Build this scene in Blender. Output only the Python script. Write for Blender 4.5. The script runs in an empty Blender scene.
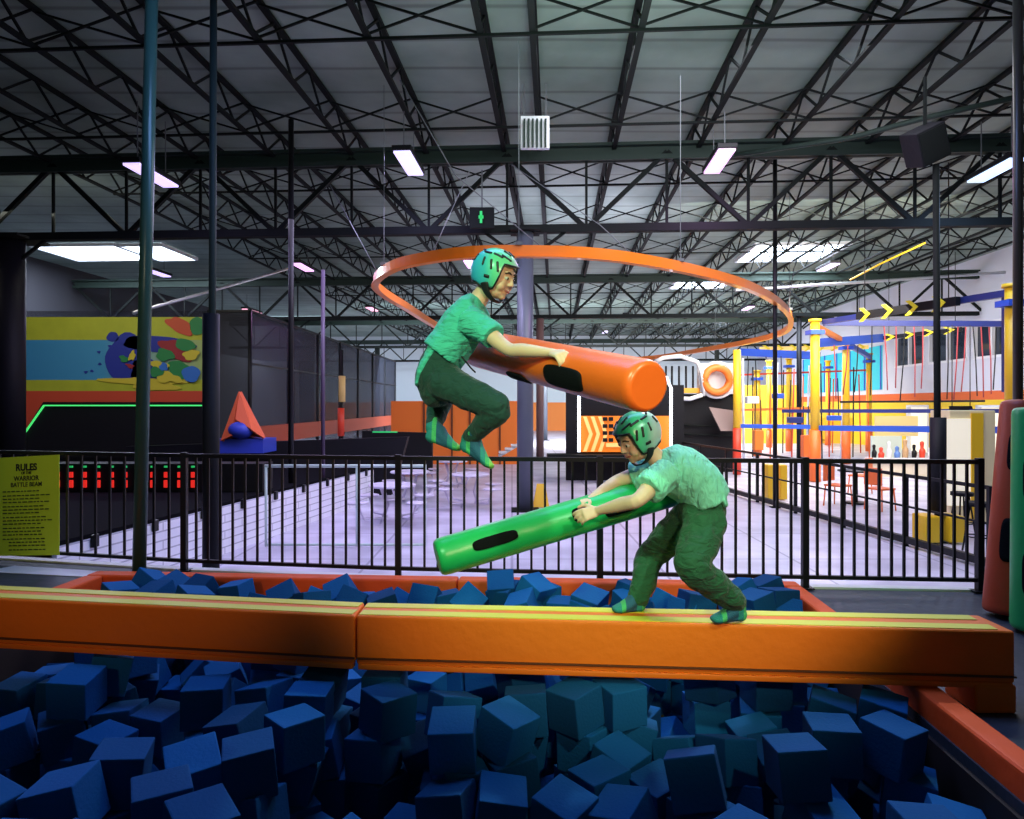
import bpy, bmesh, math, random
from mathutils import Vector, Matrix, Quaternion
sc = bpy.context.scene
C = sc.collection
random.seed(11)
V = Vector
F = 700.0
YH = 405.0
CZ = 1.5

def P(px, py, Y):
    """a point of the place, read off at depth Y in front of the camera"""
    return V(((px - 512) * Y / F, Y, CZ - (py - YH) * Y / F))

AL = math.atan(0.0614)
CA, SA = math.cos(AL), math.sin(AL)
def RM(u, v, z):
    """building axes -> world"""
    return V((u * CA + v * SA, -u * SA + v * CA, z))
def toRM(p):
    return (p[0] * CA - p[1] * SA, p[0] * SA + p[1] * CA)

# ------------------------------------------------------------------ materials
_m = {}
def mat(name, col, rough=.5, metal=0, emit=None, es=1.0, bump=0, bscale=40, var=0, vscale=3, spec=.5, coat=0, objvar=0, sheen=0):
    if name in _m: return _m[name]
    m = bpy.data.materials.new(name); m.use_nodes = True
    nt = m.node_tree; b = nt.nodes['Principled BSDF']
    b.inputs['Base Color'].default_value = (*col, 1)
    b.inputs['Roughness'].default_value = rough
    b.inputs['Metallic'].default_value = metal
    b.inputs['Specular IOR Level'].default_value = spec
    b.inputs['Coat Weight'].default_value = coat
    b.inputs['Sheen Weight'].default_value = sheen
    tc = nt.nodes.new('ShaderNodeTexCoord')
    if emit:
        b.inputs['Emission Color'].default_value = (*emit, 1)
        b.inputs['Emission Strength'].default_value = es
    if var:
        n = nt.nodes.new('ShaderNodeTexNoise'); n.inputs['Scale'].default_value = vscale; n.inputs['Detail'].default_value = 4
        nt.links.new(tc.outputs['Object'], n.inputs['Vector'])
        mx = nt.nodes.new('ShaderNodeMixRGB'); mx.blend_type = 'MIX'
        mx.inputs[1].default_value = (*[c * (1 - var) for c in col], 1)
        mx.inputs[2].default_value = (*[min(1, c * (1 + var)) for c in col], 1)
        nt.links.new(n.outputs['Fac'], mx.inputs[0]); nt.links.new(mx.outputs[0], b.inputs['Base Color'])
    if objvar:
        oi = nt.nodes.new('ShaderNodeObjectInfo')
        r = nt.nodes.new('ShaderNodeValToRGB')
        r.color_ramp.elements[0].color = (*[c * (1 - objvar) for c in col], 1)
        r.color_ramp.elements[1].color = (*[min(1, c * (1 + objvar)) for c in col], 1)
        nt.links.new(oi.outputs['Random'], r.inputs[0]); nt.links.new(r.outputs[0], b.inputs['Base Color'])
    if bump:
        n = nt.nodes.new('ShaderNodeTexNoise'); n.inputs['Scale'].default_value = bscale; n.inputs['Detail'].default_value = 5
        nt.links.new(tc.outputs['Object'], n.inputs['Vector'])
        bp = nt.nodes.new('ShaderNodeBump'); bp.inputs['Strength'].default_value = bump; bp.inputs['Distance'].default_value = .02
        nt.links.new(n.outputs['Fac'], bp.inputs['Height']); nt.links.new(bp.outputs[0], b.inputs['Normal'])
    _m[name] = m
    return m

def ramp_mat(name, coord, axis, stops, rough=.5, bump=0, bscale=30, const=False, lo=0., hi=1.):
    """colour bands along one axis of the object's own space"""
    m = bpy.data.materials.new(name); m.use_nodes = True
    nt = m.node_tree; b = nt.nodes['Principled BSDF']; b.inputs['Roughness'].default_value = rough
    tc = nt.nodes.new('ShaderNodeTexCoord'); sp = nt.nodes.new('ShaderNodeSeparateXYZ')
    nt.links.new(tc.outputs[coord], sp.inputs[0])
    mr = nt.nodes.new('ShaderNodeMapRange'); mr.inputs[1].default_value = lo; mr.inputs[2].default_value = hi
    nt.links.new(sp.outputs[axis], mr.inputs[0])
    r = nt.nodes.new('ShaderNodeValToRGB')
    if const: r.color_ramp.interpolation = 'CONSTANT'
    e = r.color_ramp.elements
    e[0].position = stops[0][0]; e[0].color = (*stops[0][1], 1)
    e[1].position = stops[1][0]; e[1].color = (*stops[1][1], 1)
    for s, c in stops[2:]:
        q = e.new(s); q.color = (*c, 1)
    nt.links.new(mr.outputs[0], r.inputs[0]); nt.links.new(r.outputs[0], b.inputs['Base Color'])
    if bump:
        n = nt.nodes.new('ShaderNodeTexNoise'); n.inputs['Scale'].default_value = bscale
        nt.links.new(tc.outputs['Object'], n.inputs['Vector'])
        bp = nt.nodes.new('ShaderNodeBump'); bp.inputs['Strength'].default_value = bump; bp.inputs['Distance'].default_value = .02
        nt.links.new(n.outputs['Fac'], bp.inputs['Height']); nt.links.new(bp.outputs[0], b.inputs['Normal'])
    return m

# ------------------------------------------------------------------ mesh collecting
def frame(d, up=V((0, 0, 1))):
    d = d.normalized()
    if abs(d.dot(up)) > .995: up = V((0, 1, 0))
    s = d.cross(up).normalized(); u = s.cross(d).normalized()
    return s, u

class MB:
    def __init__(s): s.bm = bmesh.new(); s.mi = 0
    def _f(s, vs):
        try:
            f = s.bm.faces.new(vs); f.material_index = s.mi; return f
        except ValueError: return None
    def hexa(s, c8):
        v = [s.bm.verts.new(c) for c in c8]
        for q in ((3, 2, 1, 0), (4, 5, 6, 7), (0, 1, 5, 4), (1, 2, 6, 5), (2, 3, 7, 6), (3, 0, 4, 7)):
            s._f([v[i] for i in q])
        return v
    def box(s, c, size, M=None):
        x, y, z = [a / 2 for a in size]; c = V(c)
        pts = [V(p) for p in ((-x, -y, -z), (x, -y, -z), (x, y, -z), (-x, y, -z), (-x, -y, z), (x, -y, z), (x, y, z), (-x, y, z))]
        if M: pts = [M @ p for p in pts]
        return s.hexa([p + c for p in pts])
    def bar(s, p, q, w, h, up=V((0, 0, 1))):
        p, q = V(p), V(q); sd, u = frame(q - p, up)
        a = sd * w / 2; b = u * h / 2
        return s.hexa([p - a - b, p + a - b, q + a - b, q - a - b, p - a + b, p + a + b, q + a + b, q - a + b])
    def rings(s, rings, cap=True, closed=False):
        R = [[s.bm.verts.new(p) for p in r] for r in rings]; n = len(R[0])
        pairs = list(zip(R, R[1:])) + ([(R[-1], R[0])] if closed else [])
        for a, b in pairs:
            for i in range(n):
                f = s._f([a[i], a[(i + 1) % n], b[(i + 1) % n], b[i]])
                if f: f.smooth = True
        if cap and not closed:
            s._f(R[0][::-1]); s._f(R[-1])
        return R
    def tube(s, pts, r, n=10, closed=False, cap=True, up=V((0, 0, 1))):
        pts = [V(p) for p in pts]; out = []; N = len(pts)
        for i, p in enumerate(pts):
            if closed: d = pts[(i + 1) % N] - pts[i - 1]
            else: d = pts[min(i + 1, N - 1)] - pts[max(i - 1, 0)]
            sd, u = frame(d, up); rr = r[i] if isinstance(r, (list, tuple)) else r
            out.append([p + (sd * math.cos(t) + u * math.sin(t)) * rr for t in [2 * math.pi * k / n for k in range(n)]])
        s.rings(out, cap, closed)
    def ribbon(s, pts, w, h, closed=False):
        """rectangular section swept along pts; w across (level), h upright"""
        pts = [V(p) for p in pts]; out = []; N = len(pts)
        for i, p in enumerate(pts):
            d = (pts[(i + 1) % N] - pts[i - 1]) if closed else pts[min(i + 1, N - 1)] - pts[max(i - 1, 0)]
            sd, u = frame(d); a, b = sd * w / 2, u * h / 2
            out.append([p - a - b, p + a - b, p + a + b, p - a + b])
        s.rings(out, not closed, closed)
        for f in s.bm.faces: f.smooth = False
    def loft(s, pts, rad, side, n=16, sub=4, round_ends=True):
        """ellipse sections (a along side, b across it) through pts, smoothed; rounded ends"""
        pts = [V(p) for p in pts]; rad = [(r, r) if isinstance(r, (int, float)) else r for r in rad]
        P2, R2 = [], []
        for i in range(len(pts) - 1):
            p0, p1, p2, p3 = pts[max(i - 1, 0)], pts[i], pts[i + 1], pts[min(i + 2, len(pts) - 1)]
            for k in range(sub):
                t = k / sub
                P2.append(.5 * ((2 * p1) + (p2 - p0) * t + (2 * p0 - 5 * p1 + 4 * p2 - p3) * t * t + (3 * p1 - p0 - 3 * p2 + p3) * t ** 3))
                tt = t * t * (3 - 2 * t)
                R2.append(tuple(rad[i][j] * (1 - tt) + rad[i + 1][j] * tt for j in (0, 1)))
        P2.append(pts[-1]); R2.append(rad[-1])
        if round_ends:
            for end in (0, -1):
                d = (P2[0] - P2[1]).normalized() if end == 0 else (P2[-1] - P2[-2]).normalized()
                r = R2[end]; m = min(r); base = P2[end]; ex = []
                for a in (.35, .7, .93):
                    c = math.sqrt(1 - a * a); ex.append((base + d * m * a, (r[0] * c, r[1] * c)))
                if end == 0: P2 = [e[0] for e in ex[::-1]] + P2; R2 = [e[1] for e in ex[::-1]] + R2
                else: P2 += [e[0] for e in ex]; R2 += [e[1] for e in ex]
        out = []; N = len(P2)
        for i, p in enumerate(P2):
            d = (P2[min(i + 1, N - 1)] - P2[max(i - 1, 0)]).normalized()
            sd = side - d * side.dot(d)
            if sd.length < 1e-3: sd = frame(d)[0]
            sd.normalize(); u = d.cross(sd)
            a, b = R2[i]
            out.append([p + sd * a * math.cos(t) + u * b * math.sin(t) for t in [2 * math.pi * k / n for k in range(n)]])
        s.rings(out)
    def ball(s, c, r, M=None, nu=16, nv=10):
        c = V(c); r = (r, r, r) if isinstance(r, (int, float)) else r
        out = []
        for j in range(1, nv):
            th = math.pi * j / nv
            ring = [V((r[0] * math.sin(th) * math.cos(2 * math.pi * i / nu), r[1] * math.sin(th) * math.sin(2 * math.pi * i / nu), -r[2] * math.cos(th))) for i in range(nu)]
            if M: ring = [M @ q for q in ring]
            out.append([q + c for q in ring])
        R = s.rings(out, cap=False)
        for idx, sg in ((0, -1), (-1, 1)):
            q = V((0, 0, sg * r[2]))
            if M: q = M @ q
            v = s.bm.verts.new(q + c)
            for i in range(nu):
                a, b = R[idx][i], R[idx][(i + 1) % nu]
                f = s._f([v, b, a] if sg < 0 else [v, a, b])
                if f: f.smooth = True
    def poly(s, pts, th=None, nrm=None):
        """flat polygon given thickness th along nrm"""
        pts = [V(p) for p in pts]
        if th is None: return s._f([s.bm.verts.new(p) for p in pts])
        n = V(nrm).normalized() * th
        a = [s.bm.verts.new(p) for p in pts]; b = [s.bm.verts.new(p + n) for p in pts]
        s._f(a[::-1]); s._f(b)
        for i in range(len(a)): s._f([a[i], a[(i + 1) % len(a)], b[(i + 1) % len(a)], b[i]])
    def bevel(s, w, seg=2):
        bmesh.ops.recalc_face_normals(s.bm, faces=s.bm.faces)
        bmesh.ops.bevel(s.bm, geom=list(s.bm.edges), offset=w, segments=seg, profile=.6, affect='EDGES')
    def build(s, name, m, parent=None, **kw):
        bmesh.ops.recalc_face_normals(s.bm, faces=s.bm.faces)
        me = bpy.data.meshes.new(name); s.bm.to_mesh(me); s.bm.free()
        return link(name, me, m, parent, **kw)

def link(name, me, m, parent=None, **kw):
    if len(me.materials): me.materials.clear()
    for q in (m if isinstance(m, (list, tuple)) else [m]): me.materials.append(q)
    o = bpy.data.objects.new(name, me); C.objects.link(o)
    if parent:
        o.parent = parent
        if parent.type == 'EMPTY': o.matrix_parent_inverse = Matrix.Translation(-parent.location)
        else: o.matrix_parent_inverse = Matrix.Identity(4)
    for k, v in kw.items(): o[k] = v
    return o
def part(name, m, parent, fn, *a, **k):
    mb = MB(); fn(mb, *a, **k); return mb.build(name, m, parent)
def thing(name, label, cat, loc=(0, 0, 0), group=None):
    o = bpy.data.objects.new(name, None); C.objects.link(o); o.location = loc; o.empty_display_size = .2
    o['label'] = label; o['category'] = cat
    if group: o['group'] = group
    return o
def tag(o, label, cat, group=None, kind=None):
    o['label'] = label; o['category'] = cat
    if group: o['group'] = group
    if kind: o['kind'] = kind
    return o
def struct(o): o['kind'] = 'structure'; return o
def dup(o, parent=None):
    c = o.copy(); C.objects.link(c)
    if parent: c.parent = parent
    for ch in list(o.children): dup(ch, c)
    return c

def remesh(mb, voxel, it=4, fac=.5, noise=0, nscale=.08, seed=0):
    bmesh.ops.recalc_face_normals(mb.bm, faces=mb.bm.faces)
    me = bpy.data.meshes.new('tmp'); mb.bm.to_mesh(me); mb.bm.free()
    o = bpy.data.objects.new('tmp', me); C.objects.link(o)
    r = o.modifiers.new('r', 'REMESH'); r.mode = 'VOXEL'; r.voxel_size = voxel
    s_ = o.modifiers.new('s', 'SMOOTH'); s_.iterations = it; s_.factor = fac
    if noise:
        t = bpy.data.textures.new('folds', 'CLOUDS'); t.noise_scale = nscale; t.noise_depth = 1
        d = o.modifiers.new('d', 'DISPLACE'); d.texture = t; d.strength = noise; d.mid_level = .5
        d.texture_coords = 'GLOBAL'
    dg = bpy.context.evaluated_depsgraph_get()
    res = bpy.data.meshes.new_from_object(o.evaluated_get(dg))
    bpy.data.objects.remove(o); bpy.data.meshes.remove(me)
    for p in res.polygons: p.use_smooth = True
    return res

def text_mesh(txt, size, m, parent, M, name='lettering', bold=0.0):
    cu = bpy.data.curves.new('t', 'FONT'); cu.body = txt; cu.size = size; cu.align_x = 'CENTER'; cu.extrude = .001; cu.offset = bold
    o = bpy.data.objects.new('t', cu); C.objects.link(o)
    dg = bpy.context.evaluated_depsgraph_get()
    me = bpy.data.meshes.new_from_object(o.evaluated_get(dg)); bpy.data.objects.remove(o)
    me.transform(M)
    return link(name, me, m, parent)

def cloth_mat(name, col, sc_=(9, 26, 16), rot=(0, .5, 0), st=.8):
    m = mat(name, col, .85, sheen=.1); nt = m.node_tree; b = nt.nodes['Principled BSDF']
    tc = nt.nodes.new('ShaderNodeTexCoord'); mp = nt.nodes.new('ShaderNodeMapping')
    mp.inputs['Scale'].default_value = sc_; mp.inputs['Rotation'].default_value = rot
    n = nt.nodes.new('ShaderNodeTexNoise'); n.inputs['Scale'].default_value = 1; n.inputs['Detail'].default_value = 3; n.inputs['Distortion'].default_value = .6
    bp = nt.nodes.new('ShaderNodeBump'); bp.inputs['Strength'].default_value = st; bp.inputs['Distance'].default_value = .035
    nt.links.new(tc.outputs['Object'], mp.inputs[0]); nt.links.new(mp.outputs[0], n.inputs[0]); nt.links.new(n.outputs['Fac'], bp.inputs['Height']); nt.links.new(bp.outputs[0], b.inputs['Normal'])
    return m

# palette
M_orange = mat('orange_vinyl', (.84, .165, .010), .5, spec=.3, bump=.25, bscale=18, var=.10, vscale=2)
M_rim = mat('red_orange_vinyl', (.80, .095, .015), .6, spec=.25, bump=.2, bscale=14, var=.12)
M_tape = mat('lime_tape', (.66, .60, .03), .5)
M_seam = mat('seam_dark', (.12, .03, .005), .6)
M_black = mat('black_powder_coat', (.007, .007, .009), .45, spec=.25)
M_steel = mat('painted_dark_steel', (.008, .010, .010), .7, spec=.12)
M_steel2 = mat('grey_green_steel', (.022, .036, .030), .6, spec=.2)
M_blackmat = mat('black_vinyl', (.007, .007, .010), .6, bump=.2, bscale=12, spec=.2)
M_foam = mat('blue_foam', (.006, .085, .24), .9, bump=.15, bscale=70, objvar=.4, spec=.15)
M_white = mat('white_paint', (.75, .76, .8), .5)
M_yellow = mat('yellow_steel', (.85, .52, .02), .4)
M_blue = mat('blue_steel', (.03, .10, .55), .4)
M_red = mat('red_paint', (.7, .05, .02), .45)
M_cable = mat('wire', (.10, .11, .12), .6)
M_patch = mat('black_hook_loop', (.006, .006, .007), .95, bump=.4, bscale=200, spec=.1)
M_alu = mat('bright_metal', (.6, .62, .66), .35, .7)
# ================================================================== THE BUILDING
VF = 60.0          # depth of the back wall
ZD = 7.45          # roof deck
def rbox(mb, u0, u1, v0, v1, z0, z1):
    mb.hexa([RM(u0, v0, z0), RM(u1, v0, z0), RM(u1, v1, z0), RM(u0, v1, z0), RM(u0, v0, z1), RM(u1, v0, z1), RM(u1, v1, z1), RM(u0, v1, z1)])

# lower hall floor
def floor_mat():
    m = bpy.data.materials.new('lavender_rubber_floor'); m.use_nodes = True
    nt = m.node_tree; b = nt.nodes['Principled BSDF']; b.inputs['Roughness'].default_value = .38
    tc = nt.nodes.new('ShaderNodeTexCoord')
    n = nt.nodes.new('ShaderNodeTexNoise'); n.inputs['Scale'].default_value = 1.2; n.inputs['Detail'].default_value = 6
    r = nt.nodes.new('ShaderNodeValToRGB')
    r.color_ramp.elements[0].position = .35; r.color_ramp.elements[0].color = (.42, .40, .52, 1)
    r.color_ramp.elements[1].position = .7; r.color_ramp.elements[1].color = (.66, .64, .78, 1)
    br = nt.nodes.new('ShaderNodeTexBrick'); br.offset = 0; br.inputs['Scale'].default_value = 1
    br.inputs['Brick Width'].default_value = 2; br.inputs['Row Height'].default_value = 2; br.inputs['Mortar Size'].default_value = .02
    br.inputs['Color1'].default_value = br.inputs['Color2'].default_value = (1, 1, 1, 1); br.inputs['Mortar'].default_value = (.55, .55, .6, 1)
    mx = nt.nodes.new('ShaderNodeMixRGB'); mx.blend_type = 'MULTIPLY'; mx.inputs[0].default_value = 1
    nt.links.new(tc.outputs['Object'], n.inputs[0]); nt.links.new(n.outputs['Fac'], r.inputs[0]); nt.links.new(tc.outputs['Object'], br.inputs[0])
    nt.links.new(r.outputs[0], mx.inputs[1]); nt.links.new(br.outputs['Color'], mx.inputs[2]); nt.links.new(mx.outputs[0], b.inputs['Base Color'])
    return m
mb = MB(); rbox(mb, -21, 17.2, 6.0, VF, -.9, -.7); struct(mb.build('floor', floor_mat()))

# roof deck: foil-faced insulation between the joists
def roof_mat():
    m = bpy.data.materials.new('roof_insulation'); m.use_nodes = True
    nt = m.node_tree; b = nt.nodes['Principled BSDF']; b.inputs['Roughness'].default_value = .55
    tc = nt.nodes.new('ShaderNodeTexCoord')
    n = nt.nodes.new('ShaderNodeTexNoise'); n.inputs['Scale'].default_value = .6; n.inputs['Detail'].default_value = 5
    r = nt.nodes.new('ShaderNodeValToRGB')
    r.color_ramp.elements[0].position = .3; r.color_ramp.elements[0].color = (.14, .20, .165, 1)
    r.color_ramp.elements[1].position = .75; r.color_ramp.elements[1].color = (.27, .35, .30, 1)
    w = nt.nodes.new('ShaderNodeTexWave'); w.bands_direction = 'Y'; w.inputs['Scale'].default_value = .33; w.inputs['Distortion'].default_value = .8
    w.inputs['Detail'].default_value = 2; w.inputs['Detail Scale'].default_value = .6
    r2 = nt.nodes.new('ShaderNodeValToRGB'); r2.color_ramp.elements[0].position = 0; r2.color_ramp.elements[0].color = (.45, .45, .45, 1)
    r2.color_ramp.elements[1].position = .05; r2.color_ramp.elements[1].color = (1, 1, 1, 1)
    mx = nt.nodes.new('ShaderNodeMixRGB'); mx.blend_type = 'MULTIPLY'; mx.inputs[0].default_value = .8
    bp = nt.nodes.new('ShaderNodeBump'); bp.inputs['Strength'].default_value = .5; bp.inputs['Distance'].default_value = .15
    L = nt.links.new
    L(tc.outputs['Object'], n.inputs[0]); L(n.outputs['Fac'], r.inputs[0]); L(tc.outputs['Object'], w.inputs[0]); L(w.outputs['Fac'], r2.inputs[0])
    L(r.outputs[0], mx.inputs[1]); L(r2.outputs[0], mx.inputs[2]); L(mx.outputs[0], b.inputs['Base Color']); L(n.outputs['Fac'], bp.inputs['Height']); L(bp.outputs[0], b.inputs['Normal'])
    return m
mb = MB(); rbox(mb, -21, 17.2, 0.5, VF + .2, ZD, ZD + .2); struct(mb.build('ceiling', roof_mat()))

# walls
M_wallb = ramp_mat('back_wall_paint', 'Object', 2, [(0, (.75, .22, .04)), (.302, (.75, .22, .04)), (.304, (.52, .60, .66)), (1, (.66, .70, .74))], .7, lo=-1, hi=8)
mb = MB(); rbox(mb, -21, 17.2, VF, VF + .2, -.9, ZD); struct(mb.build('wall_back', M_wallb))
mb = MB(); rbox(mb, -21.2, -21, 5, VF, -.9, ZD); struct(mb.build('wall_left', mat('dark_wall', (.03, .03, .04), .8)))
M_wallr = ramp_mat('right_wall_paint', 'Object', 2, [(0, (.85, .58, .03)), (.300, (.75, .14, .03)), (.338, (.66, .67, .74)), (1, (.62, .63, .68))], .7, const=True, lo=-1, hi=8)
mb = MB()
UR = 17.0
# right wall with window openings (windows 0..2) and lit doorways below
wins = [(27.2, 29.6, 3.35, 4.8), (30.0, 33.0, 3.35, 4.85), (33.4, 36.2, 3.35, 4.9)]
doors = [(24.9, 26.0, -.7, 1.35), (27.4, 29.4, -.7, 1.5), (33.0, 35.0, -.7, 1.5)]
cuts = sorted({4.0, VF} | {a for w in wins + doors for a in w[:2]})
for a, b in zip(cuts, cuts[1:]):
    m_ = (a + b) / 2; z = -.9
    holes = sorted([(w[2], w[3]) for w in wins + doors if w[0] < m_ < w[1]])
    for h0, h1 in holes:
        if h0 - z > .25: rbox(mb, UR, UR + .2, a, b, z, h0)
        z = h1
    rbox(mb, UR, UR + .2, a, b, z, ZD)
struct(mb.build('wall_right', M_wallr))
M_frame = mat('window_frame_white', (.8, .8, .82), .4)
M_glassd = mat('window_glass_dark', (.02, .03, .05), .08)
for i, (a, b, z0, z1) in enumerate(wins):
    mb = MB(); rbox(mb, UR + .12, UR + .14, a, b, z0, z1); g = mb.build('window_%d' % (i + 1), M_glassd); struct(g)
    mb = MB()
    for q in (a + .04, (a + b) / 2, b - .04): rbox(mb, UR - .02, UR + .12, q - .05, q + .05, z0, z1)
    for q in (z0 + .04, z1 - .04): rbox(mb, UR - .02, UR + .12, a, b, q - .05, q + .05)
    f = mb.build('window_frame', M_frame, g)
M_lit = mat('lit_room_beyond', (.8, .75, .6), .8, emit=(1, .9, .65), es=.55)
for i, (a, b, z0, z1) in enumerate(doors):
    mb = MB(); rbox(mb, UR + .15, UR + .17, a, b, z0, z1); g = mb.build('door_%d' % (i + 1), M_lit); struct(g)
    mb = MB()
    for q in (a + .05, b - .05): rbox(mb, UR - .03, UR + .14, q - .06, q + .06, z0, z1)
    rbox(mb, UR - .03, UR + .14, a, b, z1 - .1, z1)
    mb.build('door_frame', M_white, g)
# teal mural glazing further back on the same wall
mb = MB(); rbox(mb, UR - .06, UR, 37.5, 49.0, 2.3, 4.6)
for k in range(1, 6): pass
g = mb.build('window_4', mat('teal_glazing', (.03, .38, .45), .15, emit=(.03, .5, .6), es=.5)); struct(g)
mb = MB()
for k in range(7): rbox(mb, UR - .10, UR - .06, 37.5 + k * 1.9, 37.6 + k * 1.9, 2.3, 4.6)
mb.build('window_frame', M_blue, g)

# ------------------------------------------------------------------ roof steel
zt, zb = 7.36, 6.80
ordn = ['first', 'second', 'third', 'fourth', 'fifth', 'sixth', 'seventh', 'eighth', 'ninth', 'tenth', 'eleventh', 'twelfth', 'thirteenth', 'fourteenth', 'fifteenth', 'sixteenth', 'seventeenth', 'eighteenth', 'nineteenth', 'twentieth']
slopes = [-2.07, -1.76, -1.45, -1.13, -.81, -.507, -.20, -.06, .23, .555, .88, 1.19, 1.5, 1.82, 2.14, 2.46, 2.8]
US = [s * 5.3 for s in slopes]
# room axis through the camera passes at u = -0 ; VP 555
for i, u in enumerate(US):
    t = thing('roof_joist', 'dark steel open-web roof joist running away overhead, %s from the left side' % ordn[i], 'joist', RM(u, 2, zb), 'roof joists under the insulated deck')
    v0, v1 = 3.0, VF - .2
    mb = MB(); mb.bar(RM(u, v0, zt), RM(u, v1, zt), .10, .06); mb.build('top_chord', M_steel, t)
    mb = MB(); mb.bar(RM(u, v0, zb), RM(u, v1, zb), .09, .05); mb.build('bottom_chord', M_steel, t)
    mb = MB(); v = v0; k = 0
    while v < v1 - .7:
        a, b = (zt, zb) if k % 2 == 0 else (zb, zt)
        mb.bar(RM(u, v, a), RM(u, v + .75, b), .035, .035)
        v += .75; k += 1
    mb.build('web', M_steel, t)
# cross bridging rows
rows = [6.4, 9.9, 13.2, 16.8, 20.5, 24.5, 33, 38, 48, 53]
for i, v in enumerate(rows):
    mb = MB()
    mb.bar(RM(US[0], v, zb - .05), RM(US[-1], v, zb - .05), .05, .04)
    for a, b in zip(US, US[1:]):
        if b - a < 1.2: continue
        mb.bar(RM(a, v + .04, zt - .03), RM(b, v + .04, zb), .03, .03); mb.bar(RM(a, v - .04, zb), RM(b, v - .04, zt - .03), .03, .03)
    o = mb.build('joist_bridging', M_steel)
    tag(o, 'crossed dark bridging bars between the roof joists, %s row counted from the viewer' % ordn[i], 'bracing', 'bridging rows between joists')
# main girders
def girder(v, label, z1=6.72, z0=5.16, w=.2):
    t = thing('truss_girder', label, 'girder', RM(0, v, z0), 'truss girders across the hall')
    mb = MB(); mb.bar(RM(-20.8, v, z1 - .12), RM(16.9, v, z1 - .12), w, .10); mb.bar(RM(-20.8, v, z1), RM(16.9, v, z1), w * .3, .34); mb.bar(RM(-20.8, v, z1 + .14), RM(16.9, v, z1 + .14), w * 1.6, .06); mb.build('top_chord', M_steel2, t)
    mb = MB(); mb.bar(RM(-20.8, v, z0), RM(16.9, v, z0), w, .16); mb.build('bottom_chord', M_steel, t)
    mb = MB(); u = -20.8; k = 0; st = 1.65
    while u < 16:
        a, b = (z1, z0) if k % 2 == 0 else (z0, z1)
        mb.bar(RM(u, v, a), RM(u + st, v, b), .09, .09)
        mb.bar(RM(u + st, v, z0), RM(u + st, v, z1), .05, .05)
        u += st; k += 1
    mb.build('web', M_steel, t)
girder(14.6, 'nearest dark truss girder crossing the whole hall above the pillar head')
girder(29.1, 'second truss girder across the hall, beyond the near one')
girder(43.6, 'third truss girder far back across the hall')
girder(57.5, 'farthest truss girder close to the back wall')

# columns under the girders
M_col = mat('lilac_grey_column', (.085, .10, .13), .4, var=.1)
pu, pv = toRM(P(525, 405, 14.5))
def column(u, v, r, m, label, top=5.1):
    t = thing('steel_column', label, 'column', RM(u, v, -.7))
    part('shaft', m, t, lambda b: b.tube([RM(u, v, -.68), RM(u, v, top)], r, 20))
    part('base_plate', M_steel, t, lambda b: b.box(RM(u, v, -.69), (r * 3.4, r * 3.4, .03)))
    def head(b):
        b.box(RM(u, v, top + .02), (r * 3.6, r * 3.6, .05))
        for sx in (-1, 1): b.bar(RM(u + sx * .15, v, top - .5), RM(u + sx * .9, v, top + .05), .06, .06)
    part('head_bracket', M_steel, t, head)
column(pu, 14.6, .17, M_col, 'thick lilac-grey round column in the middle behind the jumping child')
column(pu, 29.1, .16, mat('brown_column', (.16, .09, .09), .5), 'brown column seen just right of the thick lilac column')
column(pu, 43.6, .16, M_col, 'far grey column third in the line behind the lilac one')
column(-11.9, 14.6, .30, M_blackmat, 'fat black wrapped column at the far left edge')
column(-11.2, 29.1, .16, M_steel, 'dark column standing by the net cage corner')
column(-11.2, 43.6, .16, M_steel, 'far dark column at the back end of the net cage')
column(9.9, 29.1, .10, M_black, 'thin black column among the yellow ropes course posts')
column(9.9, 43.6, .14, M_steel, 'far dark column behind the play frame')

# ------------------------------------------------------------------ lamps and skylights
lampN = 0
def lamp(px, py, Y, col, L=1.25, W=.30, es=1.55, desc='', power=60, light=True):
    c = P(px, py, Y)
    t = thing('strip_lamp', desc, 'lamp', c, 'strip lamps under the roof')
    d = V((SA, CA, 0)).normalized(); s = V((CA, -SA, 0))
    Mx = Matrix((s, d, V((0, 0, 1)))).transposed()
    mb = MB(); mb.box(c + V((0, 0, .05)), (W + .05, L + .08, .09), Mx); mb.bevel(.015); mb.build('housing', M_black, t)
    m = mat('lamp_glow_%.2f_%.2f_%.2f' % col, (.8, .8, .8), .4, emit=col, es=es)
    mb = MB(); mb.box(c + V((0, 0, -.01)), (W, L, .05), Mx); mb.bevel(.012); mb.build('diffuser', m, t)
    mb = MB()
    for q in (-1, 1):
        mb.bar(c + d * q * L * .35 + V((0, 0, .09)), V((c.x, c.y, 6.78)) + d * q * L * .35, .015, .015)
    if c.z < 6.6: mb.build('hanger', M_cable, t)
    else: mb.bm.free()
    if light:
        ld = bpy.data.lights.new('lamp_light', 'AREA'); ld.shape = 'RECTANGLE'; ld.size = W; ld.size_y = L; ld.energy = power; ld.color = col
        lo = bpy.data.objects.new('lamp_light', ld); C.objects.link(lo); lo.location = c + V((0, 0, -.06)); lo.rotation_euler = (0, 0, -AL)
VIO, BLU, PUR, PNK = (.58, .46, 1.0), (.40, .60, 1.0), (.90, .42, 1.0), (1.0, .42, .62)
lamp(152, 175, 12.6, VIO, desc='violet strip lamp crossed by the tall green-lit pole', power=110)
lamp(409, 163, 13.0, (.55, .48, 1.0), desc='blue-violet strip lamp left of the white heater grille', power=110)
lamp(719, 161, 13.0, PUR, desc='pink-purple strip lamp right of the heater grille', power=110)
lamp(996, 170, 12.6, BLU, desc='blue strip lamp at the right edge beside the loudspeaker', power=110)
lamp(303, 267, 22.8, PUR, desc='small purple strip lamp above the net cage', power=80)
lamp(157, 273, 24.0, VIO, desc='small violet strip lamp under the left skylight', power=110)
lamp(2, 277, 24.0, PUR, desc='small purple strip lamp cut by the left picture edge', light=False)
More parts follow.
